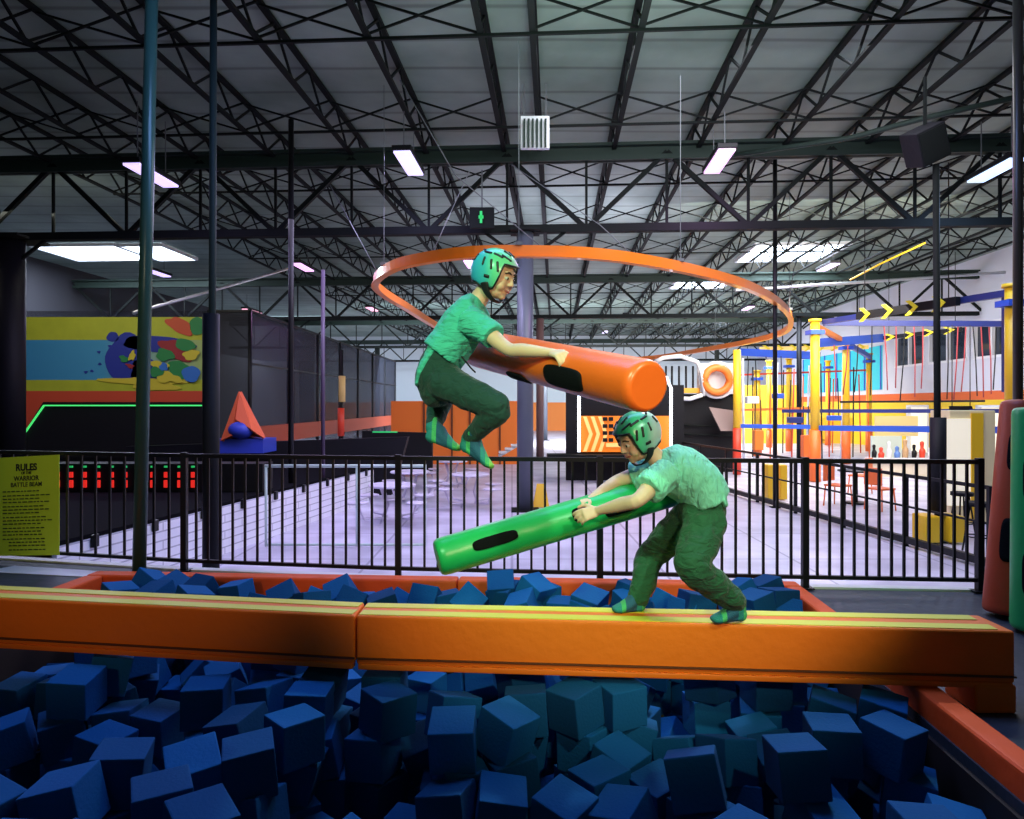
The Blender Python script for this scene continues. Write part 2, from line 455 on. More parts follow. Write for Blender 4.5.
lamp(828, 267, 23.6, (.75, .55, 1.0), desc='pale lilac strip lamp under the right skylight', power=110)
lamp(252, 311, 34, PNK, L=1.6, desc='pinkish strip lamp just over the net cage roof', light=False)
lamp(372, 309, 34, PNK, desc='small pink lamp left of the orange track end', light=False)
lamp(470, 264, 24, PUR, desc='pink-white lamp right behind the jumper helmet', light=False)
lamp(319, 346, 52, PUR, desc='tiny purple lamp far down the hall by the cage', light=False)
lamp(625, 316, 37, PNK, desc='tiny pink lamp seen inside the orange loop', light=False)
lamp(605, 332, 45, VIO, desc='tiny violet lamp far off inside the orange loop', light=False)
lamp(748, 308, 34, PUR, desc='small lilac lamp inside the right bend of the orange track', light=False)

M_sky = mat('skylight_glow', (.8, .85, 1), .5, emit=(.72, .86, 1.0), es=7)
def skylight(px, py, Y, w, l, label):
    c = P(px, py, Y); c.z = ZD - .04
    t = thing('skylight', label, 'skylight', c)
    s = V((CA, -SA, 0)); d = V((SA, CA, 0)); Mx = Matrix((s, d, V((0, 0, 1)))).transposed()
    mb = MB(); mb.box(c, (w, l, .06), Mx); mb.build('glazing', M_sky, t)
    mb = MB()
    for q in (-1, 1):
        mb.box(c + s * q * w / 2 + V((0, 0, -.03)), (.08, l, .12), Mx); mb.box(c + d * q * l / 2 + V((0, 0, -.03)), (w, .08, .12), Mx)
    mb.build('skylight_frame', M_white, t)
    ld = bpy.data.lights.new('skylight_light', 'AREA'); ld.shape = 'RECTANGLE'; ld.size = w; ld.size_y = l; ld.energy = SKYW * w * l; ld.color = (.75, .85, 1)
    lo = bpy.data.objects.new('skylight_light', ld); C.objects.link(lo); lo.location = c + V((0, 0, -.12))
SKYW = 70
skylight(95, 250, 27, 3.2, 2.6, 'bright bluish skylight left behind the tall green-lit pole')
skylight(160, 250, 27, 1.6, 2.6, 'narrow bright skylight just right of the larger left one')
skylight(790, 246, 27, 3.4, 3.0, 'bright bluish skylight over the ropes course')
skylight(700, 318, 48, 4.5, 3.5, 'far pale skylight inside the orange loop')
skylight(300, 320, 49, 5, 4, 'far pale skylight above the net cage')
skylight(700, 280, 34, 2.6, 2.2, 'middle skylight between the two right-hand ones')

# heater grille, exit sign, loudspeaker, wires, pipes
t = thing('heater_grille', 'white slatted unit heater hung in front of the girder', 'heater', P(535, 132, 12.6))
part('housing', M_white, t, lambda b: b.box(P(535, 133, 12.7), (.52, .10, .58)))
def g_(b):
    for k in range(6): b.box(P(535, 133, 12.6) + V((-.19 + k * .076, 0, 0)), (.035, .06, .5))
part('slat', M_steel2, t, g_)
part('hanger', M_cable, t, lambda b: [b.bar(P(535, 133, 12.7) + V((q, 0, .28)), P(535, 133, 12.7) + V((q, 0, .9)), .02, .02) for q in (-.2, .2)])

t = thing('exit_sign', 'small dark sign box with a green mark, left of the column head', 'sign', P(482, 218, 14.2))
part('housing', M_steel, t, lambda b: b.box(P(482, 218, 14.25), (.5, .08, .42)))
part('green_mark', mat('green_led', (.02, .4, .1), .4, emit=(.05, 1, .25), es=.35), t, lambda b: [b.box(P(481, 217, 14.19), (.05, .02, .24)), b.box(P(481, 217, 14.19), (.10, .02, .06))])
part('hanger', M_cable, t, lambda b: b.bar(P(482, 209, 14.25), P(482, 170, 14.25), .03, .03))

t = thing('loudspeaker', 'black box loudspeaker tilted down over the thin right pole', 'speaker', P(925, 145, 11.2))
Mx = Matrix.Rotation(-.45, 3, 'Y') @ Matrix.Rotation(.35, 3, 'X')
mb = MB(); mb.box(P(925, 145, 11.2), (.50, .42, .55), Mx); mb.bevel(.02); mb.build('cabinet', M_blackmat, t)
mb = MB(); mb.box(P(925, 145, 11.2) + Mx @ V((0, -.215, 0)), (.44, .02, .49), Mx); mb.build('front_grille', M_steel, t)
mb = MB(); mb.bar(P(925, 128, 11.2), V((P(925, 128, 11.2).x, 11.2, 6.75)), .04, .04); mb.build('bracket', M_steel, t)

def wire(label, pts, r=.008, m=None, name='steel_cable', cat='cable', n=6):
    mb = MB(); mb.tube(pts, r, n); o = mb.build(name, m or M_cable); tag(o, label, cat); return o
wire('thin cable slanting from roof down to the left end of the orange track', [P(330, 185, 13), P(376, 270, 12.3)])
wire('thin cable from the roof joists to the track behind the jumper', [P(400, 80, 9.5), P(455, 175, 11), P(545, 250, 11)])
wire('thin cable crossing from the heater grille to the track', [P(512, 165, 12.5), P(600, 225, 11.5), P(640, 262, 10.9)])
wire('thin cable holding the right bend of the orange track', [P(800, 235, 15), P(788, 305, 17.5)])
wire('thin cable dropping in front of the column to the track', [P(470, 170, 12), P(430, 258, 11)])
wire('pale conduit slanting up from behind the left pole', [P(133, 313, 17), P(215, 290, 19), P(290, 268, 21)], .045, M_alu, 'conduit_pipe', 'pipe')
wire('pale sprinkler pipe rising to the right in front of the girder', [P(735, 155, 14), P(850, 138, 13), P(925, 118, 12.2), P(1040, 92, 11.5)], .05, M_steel2, 'sprinkler_pipe', 'pipe')
wire('long pale pipe under the right skylight', [P(735, 290, 24), P(850, 283, 26), P(1010, 272, 26.5)], .06, M_alu, 'sprinkler_pipe', 'pipe')
wire('yellow hose line under the roof near the right wall', [P(850, 280, 24), P(880, 264, 23), P(925, 243, 21)], .03, M_yellow, 'yellow_hose', 'hose')

# orange overhead track loop
ctrl = [(375, 280, 12.2), (392, 266, 11.1), (425, 257.5, 10.4), (475, 251.5, 10.0), (540, 251, 9.9), (590, 253, 10.1), (640, 259, 10.6), (700, 271, 11.6), (750, 286, 13.0), (780, 303, 15.2), (791, 318, 17.8), (782, 332, 21), (745, 342, 24.5), (700, 350, 28), (655, 357, 32), (600, 360.5, 34.5), (540, 358, 33), (480, 347, 26.6), (440, 327, 19.8), (408, 307, 15.8), (384, 292, 13.6)]
ZT = 3.72
pts = []
for x, y, Y in ctrl:
    Y2 = (ZT - CZ) * F / (YH - y); pts.append(V(((x - 512) * Y2 / F, Y2, ZT)))
def crc(pts, sub, closed=True):
    out = []; N = len(pts)
    for i in range(N if closed else N - 1):
        g = (lambda k: pts[k % N]) if closed else (lambda k: pts[max(0, min(N - 1, k))])
        p0, p1, p2, p3 = g(i - 1), g(i), g(i + 1), g(i + 2)
        for k in range(sub):
            t = k / sub
            out.append(.5 * ((2 * p1) + (p2 - p0) * t + (2 * p0 - 5 * p1 + 4 * p2 - p3) * t * t + (3 * p1 - p0 - 3 * p2 + p3) * t ** 3))
    if not closed: out.append(pts[-1])
    return out
lp = crc(pts, 6)
t = thing('overhead_track', 'orange overhead rail loop hung below the roof trusses', 'track', V((0, 10, ZT)))
M_track = mat('orange_track', (.85, .2, .01), .3, coat=.4)
mb = MB(); mb.ribbon(lp, .06, .155, True); mb.build('rail', M_track, t)
mb = MB(); mb.ribbon([p + V((0, 0, -.085)) for p in lp], .13, .02, True); mb.build('rail_flange', M_track, t)
for k in (4, 22, 40, 58, 76, 100):
    p = lp[k % len(lp)]
    mb = MB(); mb.bar(p + V((0, 0, .07)), V((p.x, p.y, 6.78)), .010, .010); mb.box(p + V((0, 0, .1)), (.1, .1, .05)); mb.build('hanger_rod', M_cable, t)
CUBES = [
(-0.235, 4.990, -0.788, -1.685, -1.571, 0.534),
(-3.302, 4.109, -0.643, 0.000, 0.000, -1.287),
(-2.629, 3.670, -0.643, 1.571, -0.000, 2.559),
(-2.670, 4.114, -0.643, -2.078, -1.571, -0.257),
(-0.977, 3.857, -0.642, -0.158, -1.574, 0.755),
(-0.879, 4.948, -0.586, 0.590, -1.571, -0.291),
(-0.589, 4.562, -0.608, -0.000, 0.000, 0.081),
(-0.071, 4.651, -0.664, -0.108, 2.352, -2.259),
(0.020, 5.050, -0.717, 2.120, 0.768, 1.085),
(0.033, 3.900, -0.643, -1.571, 0.000, 2.574),
(0.156, 4.164, -0.629, -1.793, -1.570, -0.338),
(0.344, 3.191, -0.643, -0.972, 1.571, -1.708),
(0.226, 3.757, -0.643, -0.000, -3.141, -1.024),
(0.409, 4.113, -0.631, -1.010, 1.573, -1.916),
(0.891, 3.342, -0.650, -1.233, 3.043, -0.104),
(1.143, 3.520, -0.643, 1.260, -1.570, 1.112),
(1.131, 4.565, -0.601, 0.000, 3.141, -0.733),
(1.383, 3.461, -0.643, -1.570, -0.000, 2.880),
(1.374, 3.711, -0.642, -1.571, 0.002, 0.861),
(1.368, 4.790, -0.587, -1.571, -0.000, -1.417),
(1.768, 3.333, -0.643, 1.571, 0.001, 1.821),
(1.829, 4.277, -0.616, 0.001, 0.000, -0.080),
(-3.281, 4.118, -0.438, 1.570, -0.000, 1.630),
(-2.901, 4.188, -0.438, -0.000, -0.000, -1.684),
(-2.621, 3.632, -0.438, 1.571, -0.000, 1.401),
(-2.649, 4.153, -0.438, 1.579, -1.571, -0.716),
(-2.548, 5.057, -0.457, 1.568, 0.000, 0.255),
(-2.597, 5.414, -0.458, -0.240, -1.572, 0.987),
(-2.555, 2.995, -0.463, 1.962, 1.220, -0.457),
(-2.310, 3.715, -0.438, 1.872, -1.570, 1.123),
(-2.311, 3.964, -0.438, -1.571, -0.001, 0.494),
(-2.325, 4.320, -0.458, 0.500, -1.570, -1.308),
(-2.325, 5.370, -0.458, -0.012, 1.573, -2.471),
(-2.048, 3.488, -0.452, 1.664, -0.208, -2.011),
(-1.908, 3.730, -0.438, 0.006, -3.138, 0.588),
(-1.856, 4.369, -0.458, -0.624, -1.573, -1.387),
(-1.560, 3.564, -0.438, -1.675, -1.570, -0.080),
(-1.527, 4.408, -0.458, -3.141, 0.000, -0.749),
(-1.079, 2.926, -0.438, -1.499, 1.570, -0.989),
(-1.019, 3.245, -0.438, -0.000, -0.000, 2.201),
(-0.941, 3.507, -0.438, 1.217, 1.571, -1.687),
(-0.998, 3.796, -0.438, -2.000, 1.567, 0.757),
(-0.956, 4.993, -0.378, 3.141, -0.000, -1.261),
(-0.882, 3.065, -0.447, 0.153, 1.811, 2.350),
(-0.663, 3.486, -0.438, 1.571, 0.000, -2.210),
(-0.692, 3.774, -0.438, 1.202, 1.570, 0.897),
(-0.837, 4.035, -0.640, -0.717, -1.571, 1.427),
(-0.572, 4.650, -0.398, -1.322, 1.571, 1.367),
(-0.669, 4.939, -0.381, 0.444, 1.571, -2.159),
(-0.267, 2.949, -0.438, 1.571, -0.000, -0.445),
(-0.341, 3.439, -0.438, -1.265, 1.571, -1.243),
(-0.476, 3.706, -0.501, 1.438, 1.086, 0.992),
(0.045, 4.801, -0.549, -0.806, -3.141, -0.537),
(0.076, 5.107, -0.441, 0.020, -1.130, 1.572),
(-0.010, 2.972, -0.438, 0.483, -1.571, -0.117),
(0.053, 3.910, -0.438, 0.810, 1.570, 0.149),
(0.185, 4.120, -0.427, -1.571, 0.000, -1.474),
(0.403, 2.926, -0.438, 3.141, -0.000, -1.109),
(0.354, 3.545, -0.438, -1.571, -0.000, -2.555),
(0.428, 3.853, -0.518, 0.815, -3.017, -0.907),
(0.429, 4.132, -0.425, 0.413, -1.569, -1.886),
(0.755, 4.175, -0.421, -1.100, 1.571, 1.479),
(1.087, 3.165, -0.600, -0.000, 2.367, 1.399),
(0.851, 3.432, -0.467, 1.746, 0.306, 2.269),
(1.188, 3.513, -0.438, -1.106, -1.570, 0.939),
(1.125, 3.871, -0.438, 1.570, 0.001, 0.823),
(1.298, 4.389, -0.573, 0.728, -0.943, 0.038),
(1.184, 4.560, -0.397, 3.141, -0.000, -0.969),
(1.280, 2.931, -0.438, 1.569, -0.001, -0.137),
(1.402, 3.210, -0.438, 1.571, -0.000, -0.216),
(1.516, 3.470, -0.440, -0.645, -1.430, -0.256),
(1.590, 4.308, -0.630, 0.220, -0.232, 3.075),
(1.741, 3.107, -0.438, -0.152, 1.572, -0.369),
(1.770, 3.349, -0.438, -1.571, -0.001, -1.242),
(1.875, 4.024, -0.426, -0.448, 1.562, 2.636),
(-3.302, 4.138, -0.233, 0.110, 0.030, 2.176),
(-3.078, 2.821, -0.232, 1.571, -0.249, 2.196),
(-2.774, 3.411, -0.461, 0.286, 2.931, -0.709),
(-2.914, 4.155, -0.233, -1.738, 1.437, 1.131),
(-2.859, 4.371, -0.253, 2.013, -1.643, -0.270),
(-2.907, 4.922, -0.253, -0.789, 1.339, 1.345),
(-2.597, 3.615, -0.233, -0.225, 3.135, -1.060),
(-2.671, 4.163, -0.233, 1.560, -0.133, -1.503),
(-2.408, 2.505, -0.233, 1.170, -1.661, 1.319),
(-2.372, 3.705, -0.233, 0.636, 1.385, 1.188),
(-2.258, 3.992, -0.233, -1.680, -0.192, 0.781),
(-2.329, 4.356, -0.253, -0.178, -0.196, -2.656),
(-2.483, 4.628, -0.498, 1.791, -1.195, -0.468),
(-2.259, 5.070, -0.253, 1.490, 1.375, 0.213),
(-2.054, 3.535, -0.253, -0.009, 0.125, -0.322),
(-1.887, 3.759, -0.233, 1.196, -1.650, 1.627),
(-1.808, 4.039, -0.611, 2.462, 1.268, -0.868),
(-1.819, 4.470, -0.253, -0.378, -0.241, 2.095),
(-2.018, 4.592, -0.279, -1.602, 0.791, 0.441),
(-1.615, 2.898, -0.233, -1.650, 0.007, -2.417),
(-1.532, 3.553, -0.233, -0.580, 1.313, -0.064),
(-1.589, 4.164, -0.519, -0.915, -0.008, -2.436),
(-1.528, 4.468, -0.253, 0.288, 1.106, -1.505),
(-1.369, 2.851, -0.233, 0.247, -1.766, -1.969),
(-1.299, 4.253, -0.219, -1.137, 1.637, 0.307),
(-1.076, 2.501, -0.233, 0.388, 1.341, 0.751),
(-1.081, 2.931, -0.233, -0.256, 0.168, 1.239),
(-1.012, 3.296, -0.233, -3.150, 0.260, -0.002),
(-0.970, 3.509, -0.233, -1.650, 0.174, -3.069),
(-0.995, 3.738, -0.233, 1.681, 0.043, 1.404),
(-1.033, 4.193, -0.222, 2.233, 1.683, 1.171),
(-1.039, 4.460, -0.216, 1.227, 0.235, 2.569),
(-1.027, 5.116, -0.178, 0.198, -1.796, -1.261),
(-0.615, 2.643, -0.233, -0.798, -1.815, 1.736),
(-0.464, 3.113, -0.438, -1.571, 0.000, -1.904),
(-0.690, 3.490, -0.233, -0.438, 1.479, -0.757),
(-0.720, 3.771, -0.233, 0.052, 1.424, 1.031),
(-0.828, 4.015, -0.436, 0.992, -1.571, -1.837),
(-0.217, 2.454, -0.233, -1.728, -0.108, 0.092),
(-0.272, 2.972, -0.233, 0.176, -2.976, 1.313),
(-0.240, 3.218, -0.233, 3.296, 0.053, 0.383),
(-0.263, 3.474, -0.233, 0.650, -1.790, 2.199),
(-0.455, 3.635, -0.294, 1.892, -0.338, 0.180),
(0.095, 4.901, -0.359, 1.009, 0.887, -2.108),
(-0.032, 5.368, -0.174, -2.479, -1.824, 0.609),
(0.029, 2.413, -0.233, -2.202, 1.527, 0.028),
(-0.052, 2.996, -0.233, -0.952, -1.374, -0.592),
(-0.005, 3.244, -0.233, -2.473, 1.415, -0.468),
(0.034, 3.518, -0.233, 0.063, 0.196, -0.621),
(0.101, 3.872, -0.233, 2.327, -1.442, -0.103),
(0.185, 4.172, -0.218, -0.371, -0.416, -0.396),
(0.148, 4.582, -0.424, 1.556, 1.074, -1.622),
(0.195, 5.350, -0.173, 1.953, 0.015, -3.143),
(0.466, 2.897, -0.233, 1.795, -0.240, -0.648),
(0.400, 3.132, -0.233, -0.096, 3.054, -1.048),
(0.368, 3.544, -0.233, 0.679, -1.652, -1.371),
(0.424, 4.129, -0.220, 0.004, -1.402, -1.791),
(0.779, 2.870, -0.233, -0.085, 0.074, 0.553),
(0.657, 3.081, -0.233, -0.008, 1.733, -2.624),
(0.629, 3.631, -0.233, 0.254, 0.177, 1.402),
(0.965, 4.340, -0.591, 0.996, 0.400, 2.357),
(1.050, 3.284, -0.397, -2.054, 0.046, -0.085),
(0.848, 3.510, -0.276, -0.765, 1.158, -1.403),
(1.246, 3.589, -0.233, -0.247, 3.107, -1.525),
(1.086, 3.915, -0.231, 0.151, 1.504, -1.316),
(1.431, 4.338, -0.417, 0.367, 0.946, -3.107),
(1.165, 4.584, -0.190, 1.049, -1.657, 1.598),
(1.275, 2.898, -0.233, -1.868, -1.308, -1.050),
(1.361, 3.168, -0.233, 0.232, -1.589, -2.990),
(1.544, 3.407, -0.239, -0.422, 1.242, 2.885),
(1.347, 3.801, -0.233, 1.713, -1.639, 1.140),
(1.666, 4.270, -0.402, -1.567, -1.465, 1.295),
(1.769, 2.793, -0.233, 0.102, 0.212, -0.268),
(1.765, 3.122, -0.233, -1.568, 1.681, -0.486),
(1.818, 3.419, -0.233, 1.462, -0.177, -2.954),
(1.892, 4.266, -0.375, 0.000, -2.633, -1.633),
(1.910, 4.943, -0.203, 1.277, 2.103, 1.243),
(-3.150, 3.889, -0.457, 1.576, -0.394, -1.417),
(-3.305, 4.061, -0.028, 0.231, -0.037, 1.717),
(-3.163, 2.840, -0.027, 1.647, -0.043, 2.856),
(-2.843, 3.774, -0.518, 1.056, -2.256, 1.288),
(-3.106, 4.316, -0.656, -0.123, -0.082, -0.728),
(-2.963, 4.618, -0.329, -1.784, 1.021, -1.330),
(-2.839, 5.109, -0.048, -1.362, 0.334, -1.122),
(-2.715, 2.362, -0.028, -0.835, 1.674, -2.135),
(-2.589, 2.574, -0.028, -0.284, -1.586, 1.508),
(-2.851, 2.848, -0.026, 1.455, 0.030, -0.869),
(-3.139, 3.080, -0.184, -0.598, -0.781, -2.535),
(-2.537, 3.895, -0.598, 0.506, -0.055, -2.372),
(-2.611, 4.371, -0.048, -0.316, -1.614, -0.721),
(-2.606, 5.140, -0.048, -1.950, -0.047, -2.951),
(-2.608, 3.020, -0.266, -1.667, 0.106, 0.926),
(-2.316, 3.730, -0.028, -0.139, -3.074, 0.017),
(-2.286, 3.976, -0.028, 1.746, -0.225, -2.699),
(-2.329, 4.308, -0.048, 0.881, 1.484, -1.374),
(-2.414, 4.596, -0.272, 0.178, -1.958, 1.184),
(-2.280, 5.049, -0.048, 2.249, -2.018, 0.244),
(-2.374, 5.343, -0.048, -0.294, -1.410, 1.044),
(-1.940, 2.214, -0.028, 1.665, -0.107, -0.629),
(-1.974, 2.586, -0.028, 1.474, -1.343, -0.234),
(-1.805, 3.414, -0.440, -2.785, 0.769, -0.176),
(-2.112, 3.787, -0.233, -1.481, 0.114, -3.112),
(-1.625, 3.846, -0.451, 0.318, -0.040, -0.763),
(-2.044, 4.858, -0.050, -0.264, -1.879, -2.583),
(-1.699, 2.329, -0.028, -1.697, -1.743, -1.552),
(-1.709, 2.676, -0.028, -1.563, 0.214, -3.075),
(-1.627, 2.908, -0.028, 1.451, -1.463, 0.391),
(-1.573, 3.602, -0.028, -0.981, -1.563, -0.410),
(-1.705, 4.234, -0.306, 1.080, -0.757, 1.421),
(-1.521, 4.461, -0.048, -0.254, -1.688, 1.699),
(-1.728, 4.768, -0.257, 3.041, -0.277, -0.377),
(-1.473, 4.901, -0.048, 0.083, -2.995, -1.368),
(-2.030, 5.396, -0.164, 0.689, -2.448, -0.022),
(-1.450, 2.287, -0.028, -0.243, 3.004, -0.595),
(-1.324, 2.646, -0.028, 0.639, 1.556, -0.417),
(-1.312, 2.888, -0.028, -3.037, 0.264, -1.032),
(-1.259, 3.240, -0.028, -0.109, 0.249, 2.792),
(-1.255, 3.571, -0.028, 0.230, -0.108, -1.968),
(-1.323, 4.312, -0.011, 0.070, 0.109, -0.553),
(-1.293, 5.052, -0.048, 1.389, 0.033, -1.192),
(-1.229, 2.235, -0.028, 0.774, 1.718, 0.505),
(-1.111, 2.491, -0.028, 0.231, 1.729, -0.633),
(-1.108, 2.960, -0.028, 0.207, 1.478, 0.583),
(-1.001, 3.220, -0.028, 0.940, 1.538, -1.439),
(-1.021, 3.523, -0.028, 0.921, -1.623, -2.471),
(-1.015, 3.740, -0.028, 3.360, -0.283, 1.388),
(-0.786, 4.382, -0.620, 0.091, 0.052, 2.631),
(-0.847, 4.704, -0.525, -0.859, 0.580, -2.401),
(-0.786, 5.162, -0.384, 3.090, -0.046, -0.965),
(-0.500, 2.810, -0.438, -1.822, 1.570, -0.761),
(-0.797, 3.373, -0.643, -3.141, -0.000, 0.666),
(-0.620, 3.498, -0.028, 1.024, -1.505, -0.268),
(-0.681, 3.764, -0.028, -1.105, -1.609, 1.031),
(-0.820, 4.001, -0.232, -1.032, 1.352, 1.546),
(-0.361, 4.551, -0.577, 0.695, 2.892, 0.080),
(-0.171, 5.030, -0.528, -0.185, 0.754, 1.111),
(-0.197, 4.857, -0.406, -0.437, -2.362, -1.436),
(-0.268, 3.200, -0.028, 0.036, 0.195, -1.574),
(-0.290, 3.439, -0.028, 1.361, 0.213, 0.438),
(-0.045, 4.367, -0.643, -2.382, -0.187, -1.622),
(0.085, 5.100, 0.012, -0.353, -3.501, -0.410),
(-0.046, 5.327, 0.032, 0.380, -1.874, 0.615),
(-0.026, 3.278, -0.028, 1.799, 1.829, -0.456),
(0.072, 3.498, -0.028, 0.173, 3.075, -0.016),
(0.045, 3.909, -0.028, 0.692, -1.738, -0.170),
(0.374, 5.133, -0.028, -0.007, -1.612, 1.303),
(0.236, 5.311, 0.032, 0.151, 1.567, -2.482),
(0.638, 2.683, -0.260, -1.731, 0.273, 2.023),
(0.215, 2.934, -0.233, 0.479, -1.772, 1.975),
(0.507, 3.348, -0.233, -1.581, -0.267, 2.387),
(0.320, 3.545, -0.028, 0.040, 0.110, -2.383),
(0.703, 4.129, -0.219, -0.479, 0.288, -0.540),
(0.408, 4.119, -0.016, 1.312, 1.779, 1.604),
(0.389, 4.500, 0.007, 0.272, 1.554, 1.798),
(0.520, 4.856, 0.029, -2.711, 1.771, -0.198),
(0.801, 5.258, -0.130, -1.084, -2.758, 0.019),
(0.792, 2.362, -0.027, 0.102, -0.056, -0.989),
(0.750, 2.861, -0.028, 0.240, -2.864, 1.272),
(0.553, 3.605, -0.028, 0.775, 1.511, 1.191),
(0.919, 4.540, -0.194, 1.656, -0.338, 1.204),
(0.897, 4.591, -0.396, -1.571, -0.000, -2.712),
(0.896, 4.793, 0.026, -0.789, -1.139, 2.161),
(1.028, 3.357, -0.201, -0.913, -1.921, -1.744),
(1.279, 3.385, -0.233, -1.406, 0.265, -1.526),
(1.096, 3.893, -0.027, -0.504, 1.763, 1.857),
(1.457, 4.371, -0.181, -1.068, 0.882, -2.659),
(1.205, 4.588, 0.015, 0.377, -1.224, 0.654),
(1.202, 4.863, 0.032, 1.830, -1.158, 0.625),
(1.441, 2.415, -0.028, 1.539, 0.068, -0.024),
(1.199, 2.955, -0.028, 1.034, -1.694, -1.050),
(1.439, 3.151, -0.028, 0.020, -0.017, -1.746),
(1.555, 3.430, -0.033, -0.204, -1.353, -0.256),
(1.383, 3.817, -0.028, -0.578, 1.590, 1.114),
(1.669, 4.292, -0.197, 1.325, 1.409, 1.293),
(1.510, 4.633, 0.019, 0.481, 1.118, -1.469),
(1.642, 4.866, -0.000, -1.014, -0.453, 2.056),
(1.654, 5.134, 0.032, -2.007, -0.241, -3.148),
(1.538, 2.915, -0.495, 0.513, -0.174, 2.585),
(1.702, 3.141, -0.028, 0.490, 1.687, -0.501),
(1.805, 3.426, -0.028, -2.979, -0.030, 1.036),
(1.894, 4.479, -0.193, -2.129, -0.264, -1.458),
(1.911, 4.930, 0.012, 0.291, -0.906, 1.245),
(-2.894, 5.152, 0.073, 3.025, 0.125, -0.759),
(-2.848, 5.508, 0.073, 0.736, 2.081, 0.299),
(-2.618, 5.151, 0.073, -1.438, 0.245, -1.826),
(-2.589, 5.358, 0.073, 2.100, -0.169, 1.342),
(-2.298, 5.038, 0.073, 2.618, 1.841, 0.248),
(-2.354, 5.290, 0.073, -0.013, -1.035, -2.063),
(-2.222, 4.696, -0.457, 0.956, 1.450, 0.761),
(-1.416, 4.955, 0.073, 1.313, 0.084, 0.655),
(-2.120, 5.381, 0.030, -0.191, -1.377, -3.176),
(-1.132, 5.222, -0.017, -1.369, 1.510, -1.248),
(-0.789, 5.048, -0.170, 3.379, 0.442, 0.183),
(-1.124, 5.419, -0.219, -1.683, -0.109, -1.684),
(-0.393, 4.866, -0.503, 1.016, -0.837, 1.745),
(-0.082, 5.351, 0.093, 0.533, -0.071, 0.012),
(0.251, 4.902, -0.112, -1.001, -0.369, -2.335),
(0.168, 5.249, 0.093, -1.610, 0.472, -0.752),
(0.540, 4.905, 0.093, 0.824, -1.888, 1.763),
(0.890, 5.281, 0.052, -2.076, -1.275, 0.020),
(0.704, 4.707, 0.021, 0.371, 3.442, 0.382),
(1.272, 4.851, 0.093, -1.920, -1.337, 0.517),
(1.034, 5.298, -0.076, -0.035, 1.977, 0.020),
(1.693, 4.888, 0.083, -1.214, -1.762, 0.154),
(1.679, 5.140, 0.093, 2.007, -2.064, -0.165),
(1.900, 4.983, 0.088, -1.120, -1.424, 1.400),
(1.904, 5.245, 0.093, -0.400, 1.259, -0.125),
(-1.838, 5.147, -0.022, -0.166, -0.552, -1.734),
(-1.673, 5.180, 0.043, 0.481, 0.424, -1.112),
(-1.458, 5.207, -0.008, -0.524, -0.630, -1.142),
(-1.284, 5.285, 0.055, 0.491, 0.481, -1.226),
(-1.180, 5.162, 0.020, 0.371, 0.567, 1.520),
(-0.936, 5.117, 0.018, 0.275, 0.010, -1.289),
(-0.846, 5.195, -0.023, 0.695, 0.585, 0.191),
(-0.641, 5.160, 0.043, 0.116, 0.612, 1.392),
(-0.483, 5.202, 0.003, 0.158, -0.110, -1.355),
(-0.310, 5.161, 0.035, -0.731, -0.726, 0.505),
(0.869, 5.156, 0.013, -0.046, -0.251, 1.989),
(1.145, 5.139, 0.003, -0.476, 0.212, -0.895),
]
# ================================================================== PLATFORM, PIT, FENCE
FL = [V((-5.27, 6.85, 0)), V((-2.95, 6.30, 0)), V((-.975, 6.00, 0)), V((.732, 5.83, 0)), V((2.386, 5.70, 0)), V((3.74, 5.60, 0))]   # fence line, post by post
def fy(x):
    for a, b in zip(FL, FL[1:]):
        if x <= b.x or b is FL[-1]:
            return a.y + (b.y - a.y) * (x - a.x) / (b.x - a.x)
# pit outline
UL, URT, VB, VN, RW = -3.66, 1.735, 5.47, 1.4, .15     # pit: inner sides, inner back, near end, rim width (building axes)
def R2(u, v): q = RM(u, v, 0); return (q.x, q.y)
FE = [(-5.27, 6.93), (-2.95, 6.38), (-.975, 6.08), (.732, 5.91), (2.386, 5.78), (3.74, 5.68)]
# platform slabs (one mesh, a hole where the pit is)
M_plat = mat('dark_rubber_platform', (.030, .040, .055), .55, bump=.35, bscale=9, var=.35, vscale=1.5)
mb = MB()
def slab(b, pts, z0, z1):
    b.poly([V((x, y, z0)) for x, y in pts], z1 - z0, (0, 0, 1))
e_ = .02
slab(mb, [(-9, .8), R2(UL - e_, .8), R2(UL - e_, 6.0), (-3.4, 6.45), (-5.27, 6.93), (-9, 7.8)], -.7, 0)
slab(mb, [R2(URT + e_, .8), (9, .8), (9, 5.3), (3.74, 5.68), (2.386, 5.78), R2(URT + e_, 5.62)], -.7, 0)
slab(mb, [R2(UL - e_, VB + e_), R2(URT + e_, VB + e_), (2.386, 5.78), (.732, 5.91), (-.975, 6.08), (-2.95, 6.38), R2(UL - e_, 6.1)], -.7, 0)
slab(mb, [R2(UL - e_, .8), R2(URT + e_, .8), R2(URT + e_, VN), R2(UL - e_, VN)], -.7, 0)
struct(mb.build('floor', M_plat))
# pale kerb under the fence
mb = MB()
for a, b in zip(FL, FL[1:]):
    mb.bar(a + V((0, .06, .0)), b + V((0, .06, .0)), .10, .035)
struct(mb.build('trim_1', mat('pale_kerb', (.62, .64, .70), .5)))
mb = MB(); mb.poly([V((-4.75, 6.28, .002)), V((-3.35, 6.02, .002)), V((-3.30, 6.20, .002)), V((-4.62, 6.50, .002))], .006, (0, 0, 1))
struct(mb.build('trim_2', mat('pale_kerb', (.62, .64, .70), .5)))
